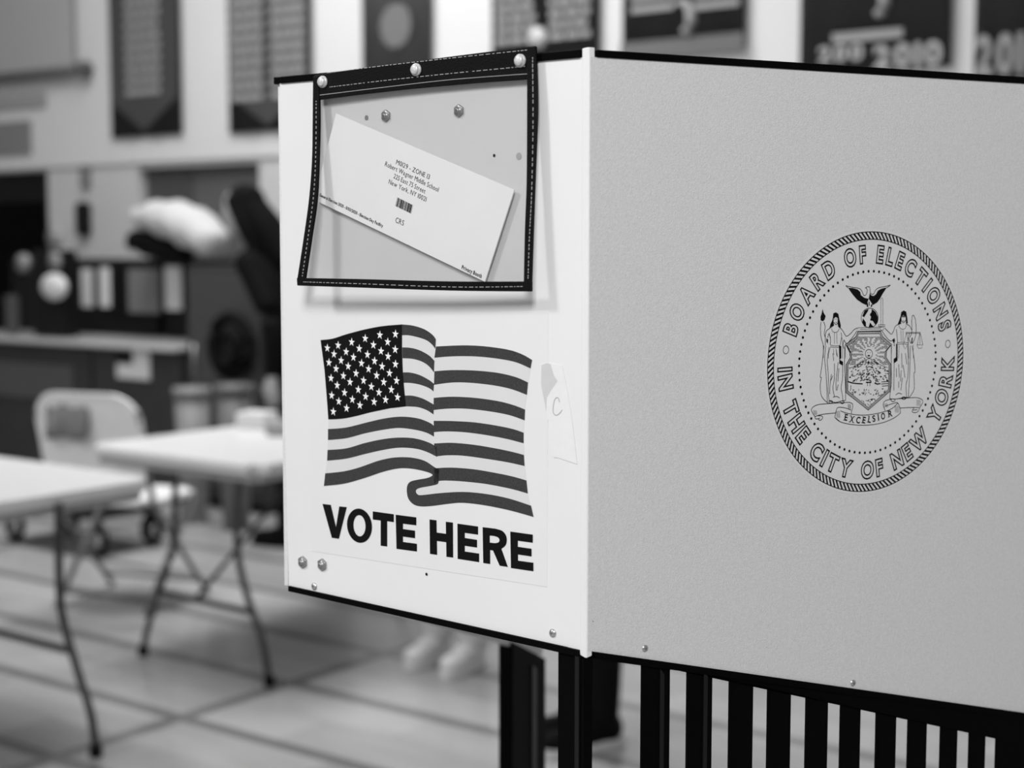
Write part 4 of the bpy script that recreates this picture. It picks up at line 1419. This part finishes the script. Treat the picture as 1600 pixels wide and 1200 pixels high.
def banner(x0, x1, xb, yb, label, cloth, rows, pointed=False, cols=1, top=4.6, text=BANT, name='pennant_banner', seam=None):
    """a hanging cloth banner on the wall; rows: (centre height below top edge of frame…)"""
    a = at_y(x0, yb, YW); b2 = at_y(x1, yb, YW)
    zb0 = at_y(xb, yb, YW).z
    W = b2.x - a.x; cx = (a.x + b2.x) / 2
    t = empty(name, (cx, YW - 0.05, zb0), label, 'banner', 'banners on the back wall')
    H = top - zb0
    bm = bmesh.new()
    nx = 12
    vs = []
    for j in range(2):
        z = 0 if j == 0 else H
        vs.append([bm.verts.new((-W / 2 + W * i / nx, 0.006 * sin(i * 1.4) - (0.004 if j else 0), z)) for i in range(nx + 1)])
    for i in range(nx): bm.faces.new((vs[0][i], vs[0][i + 1], vs[1][i + 1], vs[1][i]))
    bc = bmobj('banner_cloth', bm, cloth, t, True)
    md_ = bc.modifiers.new('t', 'SOLIDIFY'); md_.thickness = 0.006
    tube('hanging_rod', [(-W / 2 - 0.03, 0, H), (W / 2 + 0.03, 0, H)], 0.014, METALD, t)
    yf = -0.016
    if pointed:
        # lighter shield-shaped field with dark corners
        prism('pointed_field', [(-W / 2 + 0.02, yf, H - 0.05), (W / 2 - 0.02, yf, H - 0.05), (W / 2 - 0.02, yf, 0.25), (0, yf, 0.03), (-W / 2 + 0.02, yf, 0.25)], (0, 0.004, 0), BANM2, t)
    rr_ = random.Random(int(abs(x0)) + 11)
    cw = W / cols
    for c_ in range(cols):
        if not rows: break
        bm = bmesh.new()
        ccx = -W / 2 + cw * (c_ + 0.5)
        for (z, hgt, wf) in rows:
            if z > H - 0.1: continue
            ww = cw * wf
            x = -ww / 2
            while x < ww / 2 - 0.02:
                l_ = rr_.uniform(0.05, 0.12)
                l_ = min(l_, ww / 2 - x)
                box_bm(bm, (ccx + x + l_ / 2, yf - 0.004, z), (l_ * 0.86, 0.003, hgt))
                x += l_
        if rows:
            bmobj('text_column', bm, text, t)
    return t, W, H, cx, zb0


BANM2 = mat('pointed banner field', 0.05, 0.8)
rows1 = [(0.30 + 0.0 + k * 0.075, 0.042, 0.50) for k in range(14)]
b1, *_ = banner(183, 294, 240, 213, 'dark pointed banner with narrow text column, leftmost of the wall banners', BAN, rows1, True)
bn2, *_ = banner(367, 497, 430, 205, 'dark banner with two text columns, just left of the booth top corner', BAN, [(0.22 + k * 0.075, 0.042, 0.8) for k in range(15)], True, 2)
b3, W3, H3, cx3, zb3 = banner(575, 684, 630, 135, 'plain mid-grey banner with an oval emblem, behind the pouch', BANM, [])
v = at_y(630, 42, YW)
bm = bmesh.new()
tube_bm(bm, [(0, -0.022, 0), (0, -0.012, 0)], 1, 28)
bmesh.ops.transform(bm, matrix=Matrix.Translation((v.x - cx3, 0, v.z - zb3)) @ Matrix.Diagonal((0.12, 1, 0.13, 1)), verts=bm.verts[:])
bmobj('oval_emblem', bm, mat('emblem grey', 0.15, 0.8), b3)
b4, W4, H4, cx4, zb4 = banner(777, 944, 860, 95, 'banner with two pale text columns and a round badge, left of the booth corner', BAN, [(0.12 + k * 0.06, 0.036, 0.78) for k in range(22)], False, 2)
v = at_y(852, 62, YW)
tube('round_badge', [(v.x - cx4, -0.03, v.z - zb4), (v.x - cx4, -0.014, v.z - zb4)], 0.06, mat('pale badge', 0.5, 0.7), b4, 24)
b5, W5, H5, cx5, zb5 = banner(980, 1172, 1075, 84, 'dark banner with a curled emblem and a grey hem, right of the booth corner', BAN, [])
# grey hem
box('grey_hem', (0, -0.016, 0.03), (W5, 0.006, 0.09), mat('grey hem', 0.14, 0.8), b5)


def curl(parent, cx, zb, px_, py_, r, material=BANT):
    v = at_y(px_, py_, YW)
    bm = bmesh.new()
    tube_bm(bm, [(v.x - cx + r * (1 - k / 26) * cos(2.2 - k * 0.17), -0.02, v.z - zb + 1.5 * r * (1 - k / 26) * sin(2.2 - k * 0.17)) for k in range(24)], [0.010 + 0.02 * sin(k / 23 * pi) for k in range(24)], 8)
    bmobj('curled_emblem', bm, material, parent, True)


curl(b5, cx5, zb5, 1078, 42, 0.09)
ik_rows = [(1030, 12, 0.26), (1130, 6, 0.26)]
for px_, py_, wd_ in ik_rows:
    v = at_y(px_, py_, YW)
    for k in range(2):
        box('text_row', (v.x - cx5, -0.02, v.z - zb5 + 0.06 * k - 0.01), (wd_, 0.004, 0.035), BANT, b5)
b6, W6, H6, cx6, zb6 = banner(1256, 1492, 1375, 112, 'dark banner with large pale figures along its lower edge, upper right', BAN, [])
curl(b6, cx6, zb6, 1378, 15, 0.08)
v = at_y(1364, 58, YW)
box('text_row', (v.x - cx6, -0.02, v.z - zb6), (0.36, 0.004, 0.045), BANT, b6)


def big_text(parent, cx, zb, s, x0, y0, x1, y1, cap, material=BANL):
    """cloth figures sewn on: each one flat and a few millimetres thick"""
    a = at_y(x0, y0, YW); b2 = at_y(x1, y1, YW)
    bm = bmesh.new(); x = 0; its = []
    for chh in s:
        if chh == ' ': x += 0.3; continue
        vs, fs, xa, xb_ = glyph(chh, None, 0.04)
        its.append((vs, fs, x - xa)); x += xb_ - xa + 0.1
    sx_ = (b2.x - a.x) / (x - 0.1)
    verts, faces = [], []
    zz = (a.z + b2.z) / 2
    for vs, fs, ox in its:
        base = len(verts)
        for q in vs: verts.append((a.x - cx + (q[0] + ox) * sx_, -0.022, zz - zb + q[1] * cap / CAPH))
        for f_ in fs: faces.append([base + k for k in f_])
    o = link('banner_figures', verts, faces, material, parent)
    md_ = o.modifiers.new('t', 'SOLIDIFY'); md_.thickness = 0.004


big_text(b6, cx6, zb6, '200', 1288, 97, 1358, 97, 0.07)
big_text(b6, cx6, zb6, '2010', 1374, 102, 1480, 108, 0.10)
b7, W7, H7, cx7, zb7 = banner(1527, 1720, 1620, 122, 'dark banner with tall pale figures, cut by the right edge of the photo', BAN, [])
big_text(b7, cx7, zb7, '2010', 1532, 112, 1640, 118, 0.165, BANT)


# ================================================================== PEOPLE
def loft(bm, secs, n=20):
    """closed loft through horizontal ellipses (x, y, z, half depth, half width)"""
    rings = []
    for x, y, z, a, b_ in secs:
        rings.append([bm.verts.new((x + a * cos(2 * pi * k / n), y + b_ * sin(2 * pi * k / n), z)) for k in range(n)])
    for q in range(len(rings) - 1):
        for k in range(n):
            bm.faces.new((rings[q][k], rings[q][(k + 1) % n], rings[q + 1][(k + 1) % n], rings[q + 1][k]))
    bm.faces.new(list(reversed(rings[0]))); bm.faces.new(rings[-1])


def ball(bm, c, r):
    q = bmesh.ops.create_uvsphere(bm, u_segments=16, v_segments=10, radius=1)
    bmesh.ops.transform(bm, matrix=Matrix.Translation(c) @ Matrix.Diagonal((*(r if isinstance(r, tuple) else (r, r, r)), 1)), verts=q['verts'])


def limb(bm, pts, rad):
    p = catmull(pts, 4)
    r = []
    for k in range(len(p)):
        t = k / (len(p) - 1) * (len(rad) - 1); q = int(min(t, len(rad) - 2)); r.append(rad[q] + (rad[q + 1] - rad[q]) * (t - q))
    tube_bm(bm, p, r, 14)
    ball(bm, p[0], r[0]); ball(bm, p[-1], r[-1])


def fused(name, bm, material, parent, voxel=0.012, it=3):
    """one continuous skin over everything collected in bm"""
    o = bmobj(name, bm, material, parent, True)
    rm = o.modifiers.new('fuse', 'REMESH'); rm.mode = 'VOXEL'; rm.voxel_size = voxel; rm.use_smooth_shade = True
    sm = o.modifiers.new('smooth', 'SMOOTH'); sm.factor = 0.5; sm.iterations = it
    return o


def person(loc, rz, label, trousers, top, shoe, sole, hair, lean=0.0, height=1.0, stride=0.06, foot=0.10):
    p = empty('person', loc, label, 'person', None, rz)
    p.scale = (height, height, height)
    LX = lambda z: lean * max(0, z - 0.95) ** 1.0
    V = lambda x, y, z: Vector((x + LX(z), y, z))
    J = {}
    for s_, n in ((1, 'l'), (-1, 'r')):
        f = stride * s_
        J[n] = dict(hip=V(0, 0.085 * s_, 0.90), knee=V(0.025 + f * 0.5, (0.085 + foot) / 2 * s_, 0.50), calf=V(-0.01 + f * 0.75, foot * s_, 0.34), ankle=V(-0.015 + f, foot * s_, 0.085),
                    sh=V(-0.01, 0.175 * s_, 1.385), el=V(-0.02, 0.225 * s_, 1.10), wr=V(0.05, 0.235 * s_, 0.86))
    hx = LX(1.62)
    # body: head, neck, torso, arms with palms, legs
    bm = bmesh.new()
    loft(bm, [(hx + 0.045, 0, 1.528, 0.020, 0.022), (hx + 0.035, 0, 1.545, 0.050, 0.042), (hx + 0.022, 0, 1.58, 0.076, 0.062), (hx + 0.014, 0, 1.625, 0.091, 0.072), (hx + 0.008, 0, 1.67, 0.096, 0.076),
              (hx + 0.002, 0, 1.71, 0.092, 0.073), (hx - 0.002, 0, 1.74, 0.070, 0.055), (hx - 0.002, 0, 1.756, 0.030, 0.026)])
    limb(bm, [V(-0.015, 0, 1.40), V(-0.005, 0, 1.50), V(0.004, 0, 1.60)], [0.062, 0.053, 0.055])
    ball(bm, (hx + 0.108, 0, 1.615), (0.016, 0.013, 0.015)); limb(bm, [(hx + 0.098, 0, 1.655), (hx + 0.110, 0, 1.618)], [0.009, 0.012])
    for s_ in (-1, 1): ball(bm, (hx + 0.002, 0.078 * s_, 1.635), (0.018, 0.011, 0.030))
    tors = lambda g: [(LX(0.84), 0, 0.86, 0.09 + g, 0.13 + g), (LX(0.92), 0, 0.92, 0.108 + g, 0.160 + g), (LX(1.0), 0, 1.0, 0.102 + g, 0.152 + g), (LX(1.1), 0, 1.10, 0.092 + g, 0.132 + g), (LX(1.22), 0, 1.22, 0.104 + g, 0.148 + g),
                      (LX(1.32), 0, 1.32, 0.108 + g, 0.162 + g), (LX(1.39), -0.0, 1.39, 0.088 + g, 0.165 + g), (LX(1.435), 0, 1.435, 0.060 + g, 0.105 + g), (LX(1.46), 0, 1.46, 0.050 + g, 0.062 + g)]
    loft(bm, tors(-0.012))
    for n in 'lr':
        q = J[n]
        limb(bm, [q['sh'], q['el'], q['wr']], [0.042, 0.036, 0.026])
        limb(bm, [q['hip'], q['knee'], q['calf'], q['ankle']], [0.07, 0.052, 0.048, 0.036])
        d = (q['wr'] - q['el']).normalized()
        limb(bm, [q['wr'], q['wr'] + d * 0.05, q['wr'] + d * 0.085], [0.027, 0.030, 0.030])
    body = fused('body', bm, SKIN, p, 0.009, 4)
    for s_, n in ((1, 'l'), (-1, 'r')):
        q = J[n]; d = (q['wr'] - q['el']).normalized()
        palm = q['wr'] + d * 0.085
        ac = Vector((1, 0, -0.2)).normalized()
        bm = bmesh.new()
        for k in range(4):
            ln = (0.072, 0.080, 0.074, 0.058)[k]
            b0 = palm + ac * (0.027 - 0.018 * k)
            inn = Vector((0, -s_, 0))
            tube_bm(bm, catmull([b0 - d * 0.01, b0 + d * ln * 0.5 + inn * 0.004, b0 + d * ln * 0.85 + inn * 0.022, b0 + d * ln * 0.9 + inn * 0.036], 3), [0.0092] * 5 + [0.008] * 3 + [0.007] * 2, 8)
        t0 = q['wr'] + d * 0.04 + ac * 0.028
        tube_bm(bm, catmull([t0, t0 + ac * 0.022 + d * 0.02 + Vector((0, -0.012 * s_, 0)), t0 + ac * 0.026 + d * 0.052 + Vector((0, -0.02 * s_, 0))], 3), [0.012, 0.011, 0.0105, 0.010, 0.0095, 0.009, 0.008], 8)
        bmobj('fingers', bm, SKIN, body, True)
    for s_ in (-1, 1):
        bm = bmesh.new(); ball(bm, (hx + 0.094, 0.031 * s_, 1.648), (0.007, 0.013, 0.008))
        bmobj('eye', bm, INK, body, True)
    box('mouth', (hx + 0.101, 0, 1.578), (0.010, 0.045, 0.007), INKG, body, bev=0.002)
    # clothes
    bm = bmesh.new()
    loft(bm, [t_ for t_ in tors(0.008)])
    for n in 'lr':
        q = J[n]; limb(bm, [q['sh'], q['el'], q['wr'] + (q['el'] - q['wr']) * 0.06], [0.066, 0.052, 0.040])
    fused('shirt', bm, top, p, 0.010, 4)
    bm = bmesh.new()
    loft(bm, [(0, 0, 0.83, 0.10, 0.14), (0, 0, 0.90, 0.124, 0.176), (LX(0.99), 0, 0.99, 0.118, 0.168), (LX(1.04), 0, 1.04, 0.108, 0.156)])
    for n in 'lr':
        q = J[n]; limb(bm, [q['hip'], q['knee'], q['calf'], q['ankle'] + Vector((0, 0, 0.02))], [0.098, 0.076, 0.070, 0.060])
    fused('trousers', bm, trousers, p, 0.010, 4)
    bm = bmesh.new()
    ball(bm, (hx - 0.018, 0, 1.69), (0.100, 0.088, 0.085))
    ball(bm, (hx - 0.045, 0, 1.63), (0.072, 0.084, 0.090))
    if hair == 'long':
        limb(bm, [V(-0.04, 0, 1.68), V(-0.085, 0, 1.55), V(-0.115, 0, 1.40), V(-0.115, 0, 1.24)], [0.09, 0.098, 0.095, 0.05])
        for s_ in (-1, 1): limb(bm, [V(-0.01, 0.07 * s_, 1.69), V(-0.02, 0.085 * s_, 1.56), V(-0.02, 0.09 * s_, 1.42)], [0.03, 0.035, 0.02])
    fused('hair', bm, HAIR, p, 0.010, 3)
    for s_, n in ((1, 'l'), (-1, 'r')):
        ak = J[n]['ankle']
        bm = bmesh.new()
        ball(bm, (ak.x - 0.030, ak.y, 0.060), (0.050, 0.040, 0.050)); ball(bm, (ak.x + 0.05, ak.y, 0.055), (0.080, 0.044, 0.045)); ball(bm, (ak.x + 0.135, ak.y, 0.045), (0.070, 0.046, 0.036))
        limb(bm, [(ak.x - 0.01, ak.y, 0.07), (ak.x - 0.01, ak.y, 0.115)], [0.045, 0.048])
        sh = fused('shoe', bm, shoe, p, 0.008, 4)
        bm = bmesh.new()
        ring = [(ak.x + 0.062 + 0.150 * cos(2 * pi * k / 28), ak.y + (0.048 + 0.006 * cos(2 * pi * k / 28)) * sin(2 * pi * k / 28)) for k in range(28)]
        lo_ = [bm.verts.new((x, y, 0.0)) for x, y in ring]; hi_ = [bm.verts.new((x, y, 0.030)) for x, y in ring]
        bm.faces.new(list(reversed(lo_))); bm.faces.new(hi_)
        for k in range(28): bm.faces.new((lo_[k], lo_[(k + 1) % 28], hi_[(k + 1) % 28], hi_[k]))
        bevel(bmobj('shoe_sole', bm, sole, sh, False), 0.005)
    return p


camdir = lambda v: math.atan2(CAM.y - v.y, CAM.x - v.x)
# dark clothed person by the tall cabinet, half hidden by the booth
v = at_z(480, 850)
person((v.x, v.y, 0), radians(196), 'person with long dark hair in dark clothes, leaning beside the tall cabinet', CLOTHD, CLOTHD, RUBBER, RUBBER, 'long', lean=0.50, height=1.03, stride=0.06)
# person with white sneakers, hidden above the ankles by the booth
v = at_z(706, 1036)
person((v.x, v.y, 0), camdir(v) - 0.5, 'person in white sneakers behind the booth, only the feet in view', CLOTHL, CLOTHL, CLOTHW, CLOTHW, 'short', stride=0.02, foot=0.085)
# person with black sneakers behind the booth legs
v = at_z(922, 1160)
person((v.x, v.y, 0), radians(245), 'person in black sneakers with white soles, seen between the booth legs', CLOTHD, CLOTHD, RUBBER, CLOTHW, 'short', stride=0.02, foot=0.062)
